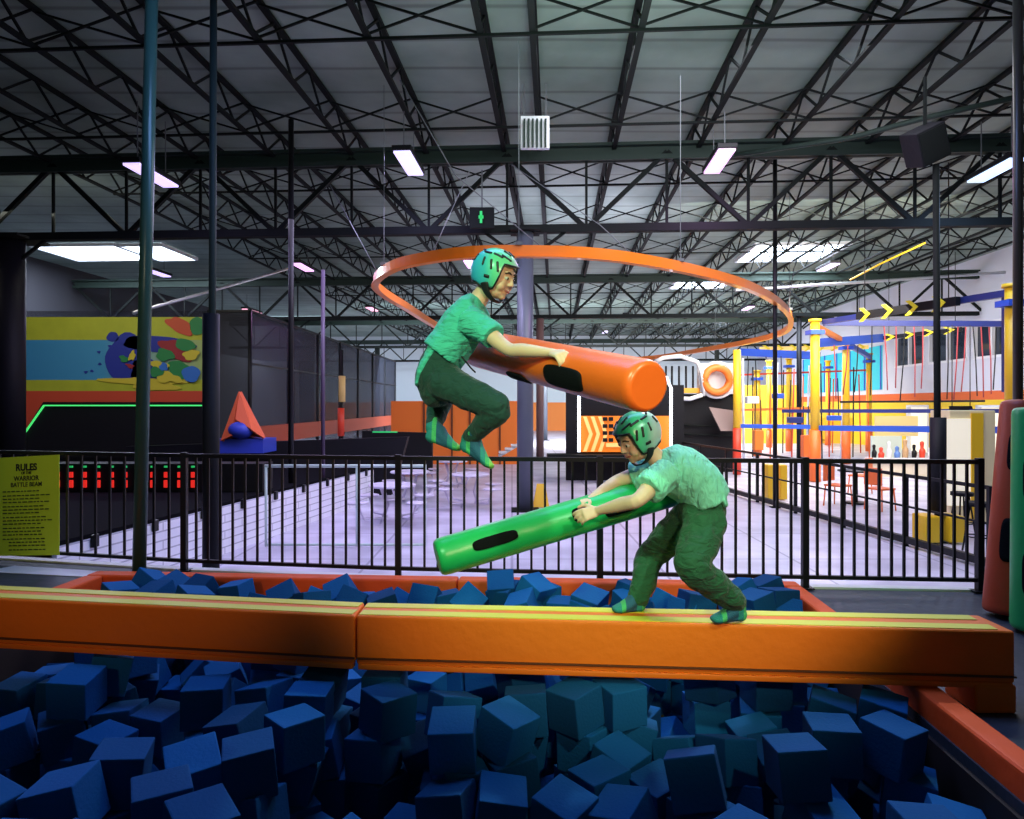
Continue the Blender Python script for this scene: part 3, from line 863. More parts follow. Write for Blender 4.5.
# pit shell
mb = MB(); rbox(mb, UL - .3, URT + .3, VN - .2, VB + .2, -1.12, -1.08); struct(mb.build('floor', mat('pit_bottom', (.006, .014, .03), .9)))
M_pitw = mat('shaded_pit_lining', (.020, .008, .005), .8)  # shade on the unlit inner pit sides painted as dark brown
for n, q in (('wall_pit_left', (UL - .05, UL, VN, VB)), ('wall_pit_right', (URT, URT + .05, VN, VB)), ('wall_pit_back', (UL, URT, VB, VB + .05))):
    mb = MB(); rbox(mb, *q, -1.08, -.31 if n.endswith('back') else -.05); struct(mb.build(n, M_pitw))

# padded rims
def pad(name, label, pts, h0, h1, seams=(), group='red-orange padded rims of the pit', m=M_rim):
    """pts: four (x,y) corners"""
    t = thing(name, label, 'pad', V((pts[0][0], pts[0][1], 0)), group)
    mb = MB(); mb.poly([V((x, y, h0)) for x, y in pts], h1 - h0, (0, 0, 1)); mb.bevel(.022, 3); mb.build('cover', m, t)
    return t
us = -.77
HR = .12
def rp(u0, u1, v0, v1): return [R2(u0, v0), R2(u1, v0), R2(u1, v1), R2(u0, v1)]
pad('rim_pad', 'red-orange padded rim along the back of the pit, the longer section reaching the right corner', rp(us + .004, URT + RW, VB, VB + RW), -.3, HR)
pad('rim_pad', 'red-orange padded rim along the back of the pit, the section left of the seam', rp(UL - RW, us - .004, VB, VB + RW), -.3, HR)
pad('rim_pad', 'red-orange padded rim at the left side of the pit', rp(UL - RW, UL, VN, VB - .005), -.045, HR - .002)
pad('rim_pad', 'red-orange padded rim at the right side of the pit, under the beam end', rp(URT + .03, URT + RW, VN, VB - .005), -.045, HR - .002)

# balance beam in two padded sections
BZ0, BZ1 = .145, .40
def beam(a, b, wa, wb, label, leg=None, ends=(0, 0)):
    """a, b: front lower ends (x, y); w: width backwards"""
    t = thing('padded_beam', label, 'beam', V((a[0], a[1], BZ0)), 'two sections of the padded jousting beam')
    pts = [(a[0], a[1]), (b[0], b[1]), (b[0], b[1] + wb), (a[0], a[1] + wa)]
    mb = MB(); mb.poly([V((x, y, BZ0)) for x, y in pts], BZ1 - BZ0, (0, 0, 1)); mb.bevel(.016, 3); mb.build('cover', M_orange, t)
    d = (V((b[0], b[1], 0)) - V((a[0], a[1], 0)))
    for nm, off in (('front', .058), ('back', -.058)):
        if off > 0: p, q = V((a[0], a[1] + off, BZ1 + .0015)), V((b[0], b[1] + off, BZ1 + .0015))
        else: p, q = V((a[0], a[1] + wa + off, BZ1 + .0015)), V((b[0], b[1] + wb + off, BZ1 + .0015))
        mb = MB(); mb.bar(p + d * .004, q - d * (.02 if leg else .004), .078, .004); mb.build('stripe', M_tape, t)
    mb = MB()
    mb.bar(V((a[0], a[1] - .006, BZ0 + .035)), V((b[0], b[1] - .006, BZ0 + .035)), .012, .008)
    mb.build('piping', M_seam, t)
    mb = MB(); mb.bar(V((a[0], a[1] + .02, BZ0 - .01)) + d * .003, V((b[0], b[1] + .02, BZ0 - .01)) - d * .003, .05, .03); mb.bevel(.008, 2); mb.build('hem_flap', M_orange, t)
    if leg:
        mb = MB(); mb.box(leg, (.20, .25, .138)); mb.bevel(.015, 3); mb.build('leg_pad', M_orange, t)
    return t
beam((-3.75, 4.10), (-.822, 3.655), .27, .25, 'orange padded beam section with lime stripes, the shorter one left of the seam')
beam((-.812, 3.652), (2.445, 3.40), .25, .27, 'long orange padded beam section the crouching child stands on', leg=(2.35, 3.52, .07))
# fence panels: root at each left post
def fence(a, b, label, n, last=False, h=1.045, first_post=True):
    t = thing('fence_panel', label, 'fence', a.copy(), 'black railing panels behind the pit')
    part('top_rail', M_black, t, lambda m: m.bar(a + V((0, 0, h)), b + V((0, 0, h)), .045, .035))
    part('bottom_rail', M_black, t, lambda m: m.bar(a + V((0, 0, .10)), b + V((0, 0, .10)), .035, .03))
    for k in range(1, n):
        p = a.lerp(b, k / n)
        part('baluster', M_black, t, lambda m: m.bar(p + V((0, 0, .11)), p + V((0, 0, h - .01)), .019, .019, V((0, 1, 0))))
    def post(p):
        part('post', M_black, t, lambda m: (m.bar(p + V((0, 0, 0)), p + V((0, 0, h + .03)), .05, .05, V((0, 1, 0))), m.box(p + V((0, 0, .012)), (.12, .10, .012))))
    post(a)
    if last: post(b)
fence(FL[0], FL[1], 'black railing panel carrying the lime rules sign', 15)
fence(FL[1], FL[2], 'black railing panel right of the tall poles, before the white deck wall', 17)
fence(FL[2], FL[3], 'black railing panel behind the green jousting tube', 15)
fence(FL[3], FL[4], 'black railing panel behind the crouching child', 15)
fence(FL[4], FL[5], 'black railing panel right of the crouching child, before the ropes course', 14, True)

# rules sign
t = thing('rules_sign', 'lime green rules sign with black print hung on the railing', 'sign', P(28, 555, 6.5))
c = P(27, 505, 6.55)
a_ = P(-8, 556, 6.66); b_ = P(59, 555, 6.49); hgt = .93
d = (b_ - a_).normalized(); nrm = V((d.y, -d.x, 0)).normalized()
mb = MB(); mb.poly([a_, b_, b_ + V((0, 0, hgt)), a_ + V((0, 0, hgt))], .006, -nrm); mb.build('board', mat('lime_board', (.62, .78, .03), .5), t)
ctr = a_.lerp(b_, .52)
def TM(z, dx=0): 
    return Matrix.Translation(ctr + d * dx + nrm * .002 + V((0, 0, z))) @ Matrix((d, V((0, 0, 1)), nrm)).transposed().to_4x4()
M_ink = mat('sign_ink', (.01, .012, .008), .6)
text_mesh('RULES', .088, M_ink, t, TM(.80), bold=.003)
text_mesh('OF THE', .034, M_ink, t, TM(.765), bold=.001)
text_mesh('WARRIOR', .062, M_ink, t, TM(.705), bold=.001)
text_mesh('BATTLE BEAM', .058, M_ink, t, TM(.648), bold=.0006)
rr = random.Random(3); z = .605
for k in range(17):
    x = -.27 if k < 14 else -.2; end = rr.uniform(.12, .27) if k < 14 else .2
    mb = MB()
    while x < end:
        w = rr.uniform(.02, .055); p = ctr + d * x + nrm * .003 + V((0, 0, z))
        mb.bar(p, p + d * w, .002, .010); x += w + .014
    mb.build('print_line', mat('sign_ink_soft', (.04, .07, .01), .6), t)
    z -= .031 if k % 3 else .040

# tall poles
def pole(label, pts, r, m, pad_=None, base=True):
    t = thing('tall_pole', label, 'pole', V((pts[0].x, pts[0].y, pts[0].z)))
    part('shaft', m, t, lambda b: b.tube(pts, r, 18))
    if base: part('base_plate', M_steel, t, lambda b: b.box(pts[0] + V((0, 0, .012)), (r * 4, r * 4, .02)))
    if pad_:
        part('pad_sleeve', M_blackmat, t, lambda b: b.tube([pts[0] + V((0, 0, pad_[0])), pts[0].lerp(pts[-1], 0) + V((0, 0, pad_[1]))], pad_[2], 18))
    return t
M_gpole = mat('glossy_green_lit_pole', (.04, .11, .08), .32, .1)  # dark pole; the green light falling on it is put into its colour
def foot(px, Y, z=0): return V(((px - 512) * Y / F, Y, z))
p0 = foot(139, 6.0); p1 = V(((155 - 512) * 6.6 / F, 6.6, 6.8))
pole('tall glossy green-lit pole nearest the rules sign, slightly leaning', [p0, p1], .055, M_gpole)
pole('tall dark pole in a thick black sleeve left of the net cage', [foot(211, 7.3, -.7), foot(214, 7.3, 6.8)], .036, M_steel2, (0.02, 3.15, .085))
pole('thin dark pole holding up the loudspeaker, in black sleeve with yellow foot block', [foot(938, 11.2, -.7), foot(936, 11.2, 5.35)], .05, M_steel, (0.5, 2.0, .12))
t = thing('yellow_block', 'yellow block around the foot of the thin right pole', 'block', foot(938, 11.2, -.7))
mb = MB()
for sx in (-1, 1): mb.box(foot(938, 11.2, -.46) + V((sx * .19, 0, 0)), (.24, .4, .42))
mb.bevel(.03, 2); mb.build('body', M_yellow, t)
pole('thick dark brown pole at the right edge behind the leaning tubes', [foot(1018, 6.2, -.7), foot(1018, 6.2, 6.8)], .04, mat('brown_pole', (.09, .06, .035), .35))
pole('thin black pole right of the orange tube end, up to the roof', [foot(775, 15.0, -.7), foot(775, 15.0, 6.8)], .045, M_black)
pole('thin dark pole over the middle of the net cage', [foot(323, 14.0, -.7), foot(323, 14.0, 4.2)], .04, mat('purple_pole', (.05, .03, .07), .4))
pole('thin black pole rising from the tent to the roof', [foot(291, 13, -.7), foot(291, 13, 6.8)], .05, M_black)

# ------------------------------------------------------------------ jousting tubes
def patches(b, a, c, r, spots, n0):
    ax = (c - a).normalized(); L = (c - a).length
    for (t0, t1, th0, th1) in spots:     # strip around the tube, rounded corners
        N, Mn = 10, 12; rows_ = []
        u = n0 - ax * n0.dot(ax); u.normalize(); w = ax.cross(u)
        cor = .28
        G = []
        for j in range(Mn + 1):
            row = []
            vv = -1 + 2 * j / Mn
            for i in range(N + 1):
                uu = -1 + 2 * i / N
                # squircle mapping
                k = (abs(uu) ** 4 + abs(vv) ** 4) ** .25; mx_ = max(abs(uu), abs(vv)); s_ = (mx_ / k) if k > 1e-6 else 1
                tt = (t0 + t1) / 2 + (t1 - t0) / 2 * uu * s_; th = (th0 + th1) / 2 + (th1 - th0) / 2 * vv * s_
                row.append(a + ax * tt * L + (u * math.cos(th) + w * math.sin(th)) * (r + .004))
            G.append([b.bm.verts.new(p) for p in row])
        for j in range(Mn):
            for i in range(N):
                f = b._f([G[j][i], G[j][i + 1], G[j + 1][i + 1], G[j + 1][i]])
                if f: f.smooth = True
def jtube(label, a, c, r, m, spots, n0, mcap=None, group=None):
    t = thing('jousting_tube', label, 'padded tube', (a + c) / 2, group)
    ax = (c - a).normalized()
    def body(b):
        q = [a, a + ax * .006, a + ax * .02, a + ax * .045, c - ax * .045, c - ax * .02, c - ax * .006, c]
        b.tube(q, [r * .80, r * .90, r * .975, r, r, r * .975, r * .90, r * .80], 40)
    part('cover', m, t, body)
    for s_ in spots:
        mb = MB(); patches(mb, a, c, r, [s_], n0); o = mb.build('handle_patch', M_patch, t)
        so = o.modifiers.new('s', 'SOLIDIFY'); so.thickness = .006; so.offset = 0
    return t, a, c, r
M_jo = mat('orange_tube_vinyl', (.92, .135, .015), .33, bump=.15, bscale=12)
M_jg = mat('green_tube_vinyl', (.015, .42, .10), .35, bump=.15, bscale=12)
TA0, TA1 = V((-.205, 4.12, 1.835)), V((.548, 2.80, 1.572))
TB0, TB1 = P(437, 558, 3.55), P(702, 480, 3.93)
rA, rB = .110, .096
jtube('orange jousting tube swung by the jumping child', TA0, TA1, rA, M_jo, [(.60, .80, .05, 1.0), (.33, .45, .9, 1.7)], V((-.85, -.5, .25)))
jtube('bright green jousting tube held low by the crouching child', TB0, TB1, rB, M_jg, [(.115, .27, -.28, .28), (.47, .535, -.42, .30), (.585, .70, .05, .55)], V((0, -1, .22)))
# upright spare tubes at the right
M_jr = mat('red_tube_vinyl', (.50, .06, .015), .45, bump=.15, bscale=12)
jtube('red-orange jousting tube leaning upright at the right edge, behind the green one', foot(1005, 4.95, .02), foot(1023, 5.1, 1.52), .14, M_jr, [(.24, .44, -1.1, -.25), (.66, .84, -1.1, -.25)], V((0, -1, 0)))
jtube('dark green jousting tube standing upright at the right picture edge', foot(1035, 4.60, .02), foot(1037, 4.65, 1.48), .14, M_jg, [(.16, .36, -1.15, -.35), (.58, .78, -1.15, -.35)], V((0, -1, 0)))

# ------------------------------------------------------------------ foam cubes
S = .205
def cube_mesh():
    b = MB(); b.box((0, 0, 0), (S, S, S)); b.bevel(.007, 2)
    me = bpy.data.meshes.new('foam_cube'); bmesh.ops.recalc_face_normals(b.bm, faces=b.bm.faces); b.bm.to_mesh(me); b.bm.free()
    return me
CME = cube_mesh(); first = None
ZONES = []
for i, (x, y, z, rx, ry, rz) in enumerate(CUBES):
    if first is None:
        o = first = link('foam_cube', CME, M_foam)
    else:
        o = first.copy(); C.objects.link(o)
    o.location = (x, y, z); o.rotation_euler = (rx, ry, rz)
    if y < 2: pass
    px = 512 + x * F / y
    col_ = 'at the left' if px < 250 else 'left of the middle' if px < 460 else 'in the middle' if px < 620 else 'right of the middle' if px < 800 else 'at the right'
    if y > 4.7: zone = 'blue foam cube heaped between beam and back rim, ' + col_; g = 'foam cubes behind the beam ' + col_
    elif y > 3.7: zone = 'blue foam cube just under and behind the beam, ' + col_; g = 'foam cubes under the beam ' + col_
    elif y > 3.1: zone = 'blue foam cube in the pit before the beam, ' + col_; g = 'foam cubes before the beam ' + col_
    else: zone = 'large nearest blue foam cube at the bottom of the photo, ' + col_; g = 'nearest foam cubes ' + col_
    tag(o, zone, 'foam cube', g)
# ================================================================== MIDDLE DISTANCE, LEFT
# raised trampoline deck with white board side
t = thing('trampoline_deck', 'long low deck with black top and white slatted side wall', 'deck', V((-4, 11, -.7)))
A_, B_ = V((-4.78, 7.35, 0)), V((-3.2, 16.2, 0))
def brick_side():
    m = bpy.data.materials.new('white_side_boards'); m.use_nodes = True
    nt = m.node_tree; b = nt.nodes['Principled BSDF']; b.inputs['Roughness'].default_value = .5
    tc = nt.nodes.new('ShaderNodeTexCoord'); sp = nt.nodes.new('ShaderNodeSeparateXYZ'); cb = nt.nodes.new('ShaderNodeCombineXYZ')
    br = nt.nodes.new('ShaderNodeTexBrick'); br.inputs['Scale'].default_value = 1; br.inputs['Brick Width'].default_value = .9; br.inputs['Row Height'].default_value = .12
    br.inputs['Mortar Size'].default_value = .010; br.inputs['Color1'].default_value = (.78, .78, .88, 1); br.inputs['Color2'].default_value = (.82, .82, .92, 1); br.inputs['Mortar'].default_value = (.45, .45, .55, 1)
    L = nt.links.new
    L(tc.outputs['Object'], sp.inputs[0]); L(sp.outputs[1], cb.inputs[0]); L(sp.outputs[2], cb.inputs[1]); L(cb.outputs[0], br.inputs[0]); L(br.outputs[0], b.inputs['Base Color'])
    return m
mb = MB(); mb.poly([V((A_.x, A_.y, -.7)), V((B_.x, B_.y, -.7)), V((B_.x, B_.y, 0)), V((A_.x, A_.y, 0))], .06, (-1, .18, 0)); mb.build('side_wall', brick_side(), t)
mb = MB(); mb.poly([V((-14, 7.35, -.02)), V((A_.x - .06, A_.y, -.02)), V((B_.x - .06, B_.y, -.02)), V((-14, B_.y, -.02))], .07, (0, 0, 1)); mb.build('pad_top', mat('matt_black_pad', (.006, .006, .008), .95, spec=.04), t)
for k in range(9):
    p = A_.lerp(B_, (k + .5) / 9)
    part('edge_hook', M_black, t, lambda b: b.box(p + V((.02, 0, -.02)), (.04, .10, .14)))
# low box with light dots
t = thing('light_strip_box', 'low black box behind the railing dotted with red and green lights', 'light strip', V((-6.2, 11.6, .05)))
part('box', M_blackmat, t, lambda b: b.box((-6.6, 11.9, .29), (4.9, .5, .46)))
M_rl = mat('red_led', (.6, .02, .02), .4, emit=(1, .03, .02), es=.7)
M_gl = mat('green_led', (.02, .4, .1), .4, emit=(.05, 1, .25), es=.6)
def dots(b, z, s, x0, x1, st):
    x = x0
    while x < x1: b.box((x, 11.63, z), (s, .03, s * (2.2 if s > .06 else 1))); x += st
for k in range(13):
    x = -8.0 + k * .225
    part('red_light', M_rl, t, lambda b: b.box((x, 11.63, .34), (.055, .03, .09)))
    part('red_light', M_rl, t, lambda b: b.box((x, 11.63, .19), (.06, .03, .12)))
    part('green_light', M_gl, t, lambda b: b.box((x, 11.63, .475), (.05, .03, .03)))

# mural wall with dark ramp before it
t = thing('mural_wall', 'painted wall with yellow, blue and red bands and a blue splash figure', 'wall panel', foot(110, 20, -.7))
Ym = 20.0
def X(px, Y=Ym): return (px - 512) * Y / F
def Z(py, Y=Ym): return CZ - (py - YH) * Y / F
def band(b, x0, x1, y0, y1, Y=Ym, th=.1): b.box(((X(x0, Y) + X(x1, Y)) / 2, Y + th / 2, (Z(y0, Y) + Z(y1, Y)) / 2), (X(x1, Y) - X(x0, Y), th, Z(y0, Y) - Z(y1, Y)))
part('yellow_band', mat('mural_yellow', (.42, .46, .03), .6, var=.15), t, lambda b: (band(b, -20, 206, 317, 340), band(b, -20, 206, 380, 391)))
part('blue_band', ramp_mat('mural_blue', 'Object', 0, [(0, (.03, .22, .50)), (.55, (.05, .28, .50)), (.8, (.25, .42, .30)), (1, (.35, .45, .12))], .6, lo=X(-20), hi=X(206)), t, lambda b: band(b, -20, 206, 340, 380))
part('red_band', mat('mural_red', (.60, .07, .03), .6), t, lambda b: band(b, -20, 206, 391, 450))
def blob(b, px, py, rx, ry, rot=0, wob=.12, seed=0, off=.02, Y=Ym, n=28):
    rr = random.Random(seed); ph = [rr.uniform(0, 6.28) for _ in range(3)]
    pts = []
    for k in range(n):
        a = 2 * math.pi * k / n; r = 1 + wob * (math.sin(3 * a + ph[0]) * .6 + math.sin(5 * a + ph[1]) * .4)
        x, y = rx * r * math.cos(a), ry * r * math.sin(a)
        x, y = x * math.cos(rot) - y * math.sin(rot), x * math.sin(rot) + y * math.cos(rot)
        pts.append(V((X(px + x, Y), Y - off, Z(py + y, Y))))
    b.poly(pts, .02, (0, 1, 0))
mb = MB()
cols = [(.015, .03, .30), (.30, .02, .03), (.02, .22, .06), (.60, .50, .04), (.03, .16, .55), (.55, .08, .03)]
MM = [mat('mural_paint_%d' % i, c, .6) for i, c in enumerate(cols)]
def B(i, *a, **k): mb.mi = i; blob(mb, *a, **k)
B(0, 128, 358, 22, 24, .3, .10, 1); B(0, 113, 337, 6, 5, 0, .1, 2); B(0, 148, 372, 18, 12, .4, .2, 3); B(0, 158, 344, 36, 8, .05, .1, 4)
B(3, 150, 383, 38, 6, .05, .5, 5, off=.03); B(1, 178, 350, 18, 9, .4, .2, 6, off=.04); B(2, 186, 345, 10, 6, .2, .1, 7, off=.06); B(2, 166, 355, 9, 6, .1, .2, 8, off=.06)
B(3, 192, 355, 8, 5, -.2, .2, 9, off=.07); B(4, 192, 374, 9, 8, 0, .1, 10, off=.07); B(2, 180, 370, 12, 9, .3, .2, 11, off=.05); B(3, 160, 366, 9, 5, .2, .3, 12, off=.07)
B(2, 158, 372, 7, 5, 0, .2, 13, off=.08); B(3, 170, 378, 12, 5, .1, .4, 14, off=.07); B(5, 180, 326, 14, 7, .5, .2, 15, off=.03); B(2, 198, 326, 8, 9, 0, .1, 16, off=.03)
B(2, 125, 359, 5, 3, .4, .3, 17, off=.05); B(3, 133, 356, 3, 5, .4, .3, 18, off=.06); B(1, 131, 366, 4, 2, .4, .3, 19, off=.06); B(4, 165, 367, 4, 4, 0, .2, 20, off=.09)
for k, (x, y) in enumerate([(99, 352), (100, 364), (92, 371), (86, 372), (110, 346)]): B(0, x, y, 1.6, 1.2, 0, .3, 30 + k)
mb.build('splash_painting', MM, t)
Yr = 18.6
t = thing('black_ramp_front', 'black padded ramp front edged with a thin green light line', 'ramp', foot(110, Yr, -.7))
part('panel', M_blackmat, t, lambda b: b.poly([P(14, 458, Yr), P(14, 449, Yr), P(43, 402, Yr), P(208, 402, Yr), P(208, 458, Yr)], .3, (0, 1, 0)))
part('light_line', mat('green_light_line', (.05, .6, .15), .4, emit=(.08, .9, .2), es=.8), t, lambda b: (b.bar(P(22, 437, Yr - .03), P(44, 405.5, Yr - .03), .04, .035), b.bar(P(44, 405.5, Yr - .03), P(205, 405.5, Yr - .03), .04, .035)))
part('lower_panel', M_blackmat, t, lambda b: band(b, -30, 215, 450, 486, Yr + .1))

# net cage
def net_mat(name, col, alpha, sc_=9):
    m = bpy.data.materials.new(name); m.use_nodes = True
    nt = m.node_tree; b = nt.nodes['Principled BSDF']; b.inputs['Base Color'].default_value = (*col, 1); b.inputs['Roughness'].default_value = .8
    b.inputs['Alpha'].default_value = alpha
    return m
M_net = net_mat('dark_net', (.012, .016, .035), .72)
M_net2 = net_mat('denser_dark_net', (.015, .015, .02), .85)
t = thing('net_cage', 'tall black net cage on thin posts, red-orange band along its base', 'net cage', foot(300, 28, -.7))
c0, c1 = P(250, 311, 20), P(395, 361, 43.2); c1.z = c0.z
def pl(a, b, z0, z1): return [V((a.x, a.y, z0)), V((b.x, b.y, z0)), V((b.x, b.y, z1)), V((a.x, a.y, z1))]
part('side_net', M_net, t, lambda b: b.poly(pl(c0, c1, -.6, c0.z)))
cL = V((X(206, 20), 20.1, c0.z))
part('front_net', M_net2, t, lambda b: b.poly(pl(cL, c0, -.6, c0.z)))
part('far_net', M_net, t, lambda b: b.poly(pl(c1, c1 + V((-6, .3, 0)), -.6, c0.z)))
part('roof_net', M_net, t, lambda b: b.poly([c0, c1, c1 + V((-8, 0, 0)), c0 + V((-8, 0, 0))]))
part('base_pad', mat('dark_red_pad', (.42, .07, .03), .6), t, lambda b: b.bar(V((c0.x + .06, c0.y, .6)), V((c1.x + .06, c1.y, .6)), .12, .55))
for k in range(8):
    p = c0.lerp(c1, k / 7)
    part('post', M_black, t, lambda b: b.tube([V((p.x, p.y, -.7)), V((p.x, p.y, c0.z))], .06, 8))
part('top_rail', M_black, t, lambda b: b.bar(c0, c1, .07, .07))
part('middle_rail', M_black, t, lambda b: b.bar(c0 - V((0, 0, 1.5)), c1 - V((0, 0, 1.5)), .05, .05))
part('top_rail', M_black, t, lambda b: b.bar(cL, c0, .07, .07))
# dark padded wall in front of the cage foot
t = thing('black_pad_wall', 'long black padded wall at the foot of the net cage', 'pad wall', foot(330, 17, -.7))
a_, b_ = V((-8.8, 16.6, 0)), V((-1.9, 21.5, 0))
def pw(b):
    b.poly([V((-9.3, 16.8, -.7)), V((-2.95, 17.1, -.7)), V((-2.55, 17.1, .72)), V((-9.3, 16.8, .5))], .35, (0, 1, 0))
part('body', M_blackmat, t, pw)
part('green_strip', M_gl, t, lambda b: (b.box(P(385, 432, 17.0), (.6, .05, .03))))
# tent
t = thing('climbing_tent', 'small red-orange pyramid with a blue foot beside the sleeved pole', 'tent', foot(243, 16, .2))
def tent(b):
    ap = P(240, 392, 16); bl = P(222, 441, 15.7); br = P(264, 438, 15.7); bk = P(246, 436, 17.2)
    b.poly([bl, P(233, 436, 15.6), ap]); b.poly([ap, P(252, 430, 15.6), br]); b.poly([bl, ap, bk]); b.poly([ap, br, bk]); b.poly([P(233, 436, 15.6), P(236, 420, 15.7), ap]); b.poly([P(236, 420, 15.7), P(252, 430, 15.6), ap])
mb = MB(); tent(mb); o = mb.build('cloth', mat('orange_red_cloth', (.75, .13, .04), .6), t); o.modifiers.new('s', 'SOLIDIFY').thickness = .04
part('foot', mat('royal_blue_vinyl', (.03, .06, .5), .5), t, lambda b: (b.ball(P(241, 430, 15.75), (.28, .25, .2)), b.box(P(245, 445, 16.2), (1.15, .9, .32))))
# yellow and red post pad
t = thing('padded_post', 'slim post pad, cream above and red below, in the net cage side', 'post', foot(341, 20.5, -.7))
part('cream_pad', mat('cream_pad', (.8, .55, .2), .5), t, lambda b: b.tube([P(342, 376, 20.5), P(342, 402, 20.5)], .10, 12))
part('red_pad', M_red, t, lambda b: b.tube([P(341, 408, 20.5), P(341, 436, 20.5)], .10, 12))
part('post', M_black, t, lambda b: b.tube([foot(342, 20.5, -.7), P(342, 350, 20.5)], .04, 10))
# distant orange padded wall
t = thing('orange_pad_wall', 'far orange padded wall seen under the jumping child', 'pad wall', foot(455, 26, -.7))
part('pads', mat('far_orange_pad', (.85, .20, .02), .5), t, lambda b: b.poly([P(391, 470, 26), P(522, 470, 26), P(522, 401, 26), P(391, 401, 26)], .3, (0, 1, 0)))
part('pad_seam', M_seam, t, lambda b: [b.box(P(x, 435, 25.97), (.06, .04, 2.5)) for x in (424, 452, 470, 500)])
t = thing('low_black_wall', 'low black wall before the orange pads, under the jumper', 'pad wall', foot(420, 22, -.7))
part('body', M_blackmat, t, lambda b: b.poly([P(362, 474, 21.5), P(432, 474, 21.5), P(432, 433, 21.5), P(362, 431, 21.5)], .3, (0, 1, 0)))

# white tube hurdle frame
M_wt = mat('white_green_tube', (.55, .68, .66), .35)
t = thing('tube_frame', 'thin pale tube frame standing on the lavender floor behind the railing', 'frame', foot(345, 11, -.7))
YF = 10.8
fx = [foot(266, YF, -.68), foot(357, YF, -.68), foot(425, YF, -.68)]
for p in fx: part('leg', M_wt, t, lambda b: b.tube([p, V((p.x, p.y, Z(466, YF)))], .022, 8))
part('top_bar', M_wt, t, lambda b: b.tube([V((fx[0].x - .02, YF, Z(466, YF))), V((fx[2].x + .02, YF, Z(466, YF)))], .025, 8))
part('bottom_bar', M_wt, t, lambda b: b.tube([V((fx[0].x, YF, -.655)), V((fx[2].x, YF, -.655))], .02, 8))
# white round-topped benches (curved wire benches)
M_bench = mat('pale_lilac_tube', (.62, .58, .72), .4)
def bench(px, Y, w, label):
    c = foot(px, Y, -.7)
    t = thing('round_table', label, 'table', c, 'pale wire tables on the lavender floor')
    def ring(b, z, rx, ry, r, cx=0): b.tube([c + V((cx + rx * math.cos(a), ry * math.sin(a), z)) for a in [2 * math.pi * k / 28 for k in range(28)]], r, 8, closed=True)
    part('table_top', M_bench, t, lambda b: (b.tube([c + V((0, 0, .70)), c + V((0, 0, .725))], w * .55, 28)))
    part('rim', M_bench, t, lambda b: ring(b, .71, w * .56, w * .56, .022))
    for k in range(4):
        a = math.pi / 4 + k * math.pi / 2
        q = c + V((math.cos(a) * w * .35, math.sin(a) * w * .35, 0))
        part('leg', M_bench, t, lambda b: b.tube([q + V((0, 0, .02)), c + V((math.cos(a) * .12, math.sin(a) * .12, .35)), q + V((0, 0, .70))], .022, 8))
        s_ = c + V((math.cos(a) * w * 1.0, math.sin(a) * w * 1.0, .44))
        part('seat', M_bench, t, lambda b: b.tube([s_, s_ + V((0, 0, .03))], .19, 18))
        part('seat_arm', M_bench, t, lambda b: b.tube([c + V((math.cos(a) * .15, math.sin(a) * .15, .12)), c + V((math.cos(a) * w * .8, math.sin(a) * w * .8, .14)), s_], .02, 8))
bench(392, 13.0, .75, 'pale round picnic table with fixed stools, nearest behind the railing')
bench(410, 15.6, .75, 'pale round picnic table with fixed stools, behind the nearest one')
bench(470, 15.0, .7, 'pale round picnic table with fixed stools, left of the lilac column')
bench(452, 18.6, .7, 'pale round picnic table with fixed stools, farthest of the four')

# yellow floor cone by the column
t = thing('wet_floor_sign', 'small yellow folding floor sign right of the lilac column', 'floor sign', P(541, 507, 15.1))
def wf(b):
    c = foot(541, 15.1, -.7)
    for s_ in (-1, 1):
        b.poly([c + V((-.17, s_ * .16, .02)), c + V((.17, s_ * .16, .02)), c + V((.09, s_ * .015, .5)), c + V((-.09, s_ * .015, .5))], .02, (0, s_, 0))
part('boards', M_yellow, t, wf)

# ================================================================== MIDDLE DISTANCE, CENTRE
# neon-framed booth with chevron panel
Yb = 20
t = thing('game_booth', 'dark booth in a glowing white frame with orange chevron panel', 'booth', foot(625, Yb, -.7))
part('back_board', M_blackmat, t, lambda b: band(b, 566, 684, 385, 500, Yb + .4))
M_neon = mat('neon_white', (.8, .85, 1), .4, emit=(.75, .85, 1), es=2.6)
part('neon_frame', M_neon, t, lambda b: b.tube([P(579, 452, Yb), P(579, 392, Yb)], .045, 8))
part('neon_frame', M_neon, t, lambda b: b.tube([P(671, 446, Yb), P(671, 388, Yb), P(667, 378, Yb), P(655, 374, Yb)], .045, 8))
M_chevw = mat('chevron_cream', (.9, .6, .2), .5, emit=(1, .62, .15), es=.45); M_chevo = mat('chevron_orange', (.9, .22, .01), .5, emit=(1, .25, .01), es=.35)
part('orange_panel', M_chevo, t, lambda b: band(b, 581, 670, 416, 452, Yb + .15))
def chev(b):
    for k in range(3):
        x = 583 + k * 7.5
        for (ya, yb, s_) in ((416.5, 434, 1), (434, 451.5, -1)):
            o_ = 6
            x0, x1 = (x, x + o_) if s_ == 1 else (x + o_, x)
            b.poly([P(x0, ya, Yb + .13), P(x0 + 3.6, ya, Yb + .13), P(x1 + 3.6, yb, Yb + .13), P(x1, yb, Yb + .13)], .03, (0, -1, 0))
    b.poly([P(606, 447, Yb + .13), P(640, 447, Yb + .13), P(640, 443, Yb + .13), P(606, 443, Yb + .13)], .03, (0, -1, 0))
part('chevrons', M_chevw, t, chev)
part('vent', M_black, t, lambda b: [b.box(P(x, y, Yb + .1), (.13, .04, .11)) for x in (605, 611) for y in (419, 426, 433, 440)])
part('table_ledge', M_steel, t, lambda b: band(b, 548, 700, 455, 459, Yb - .4, .7))
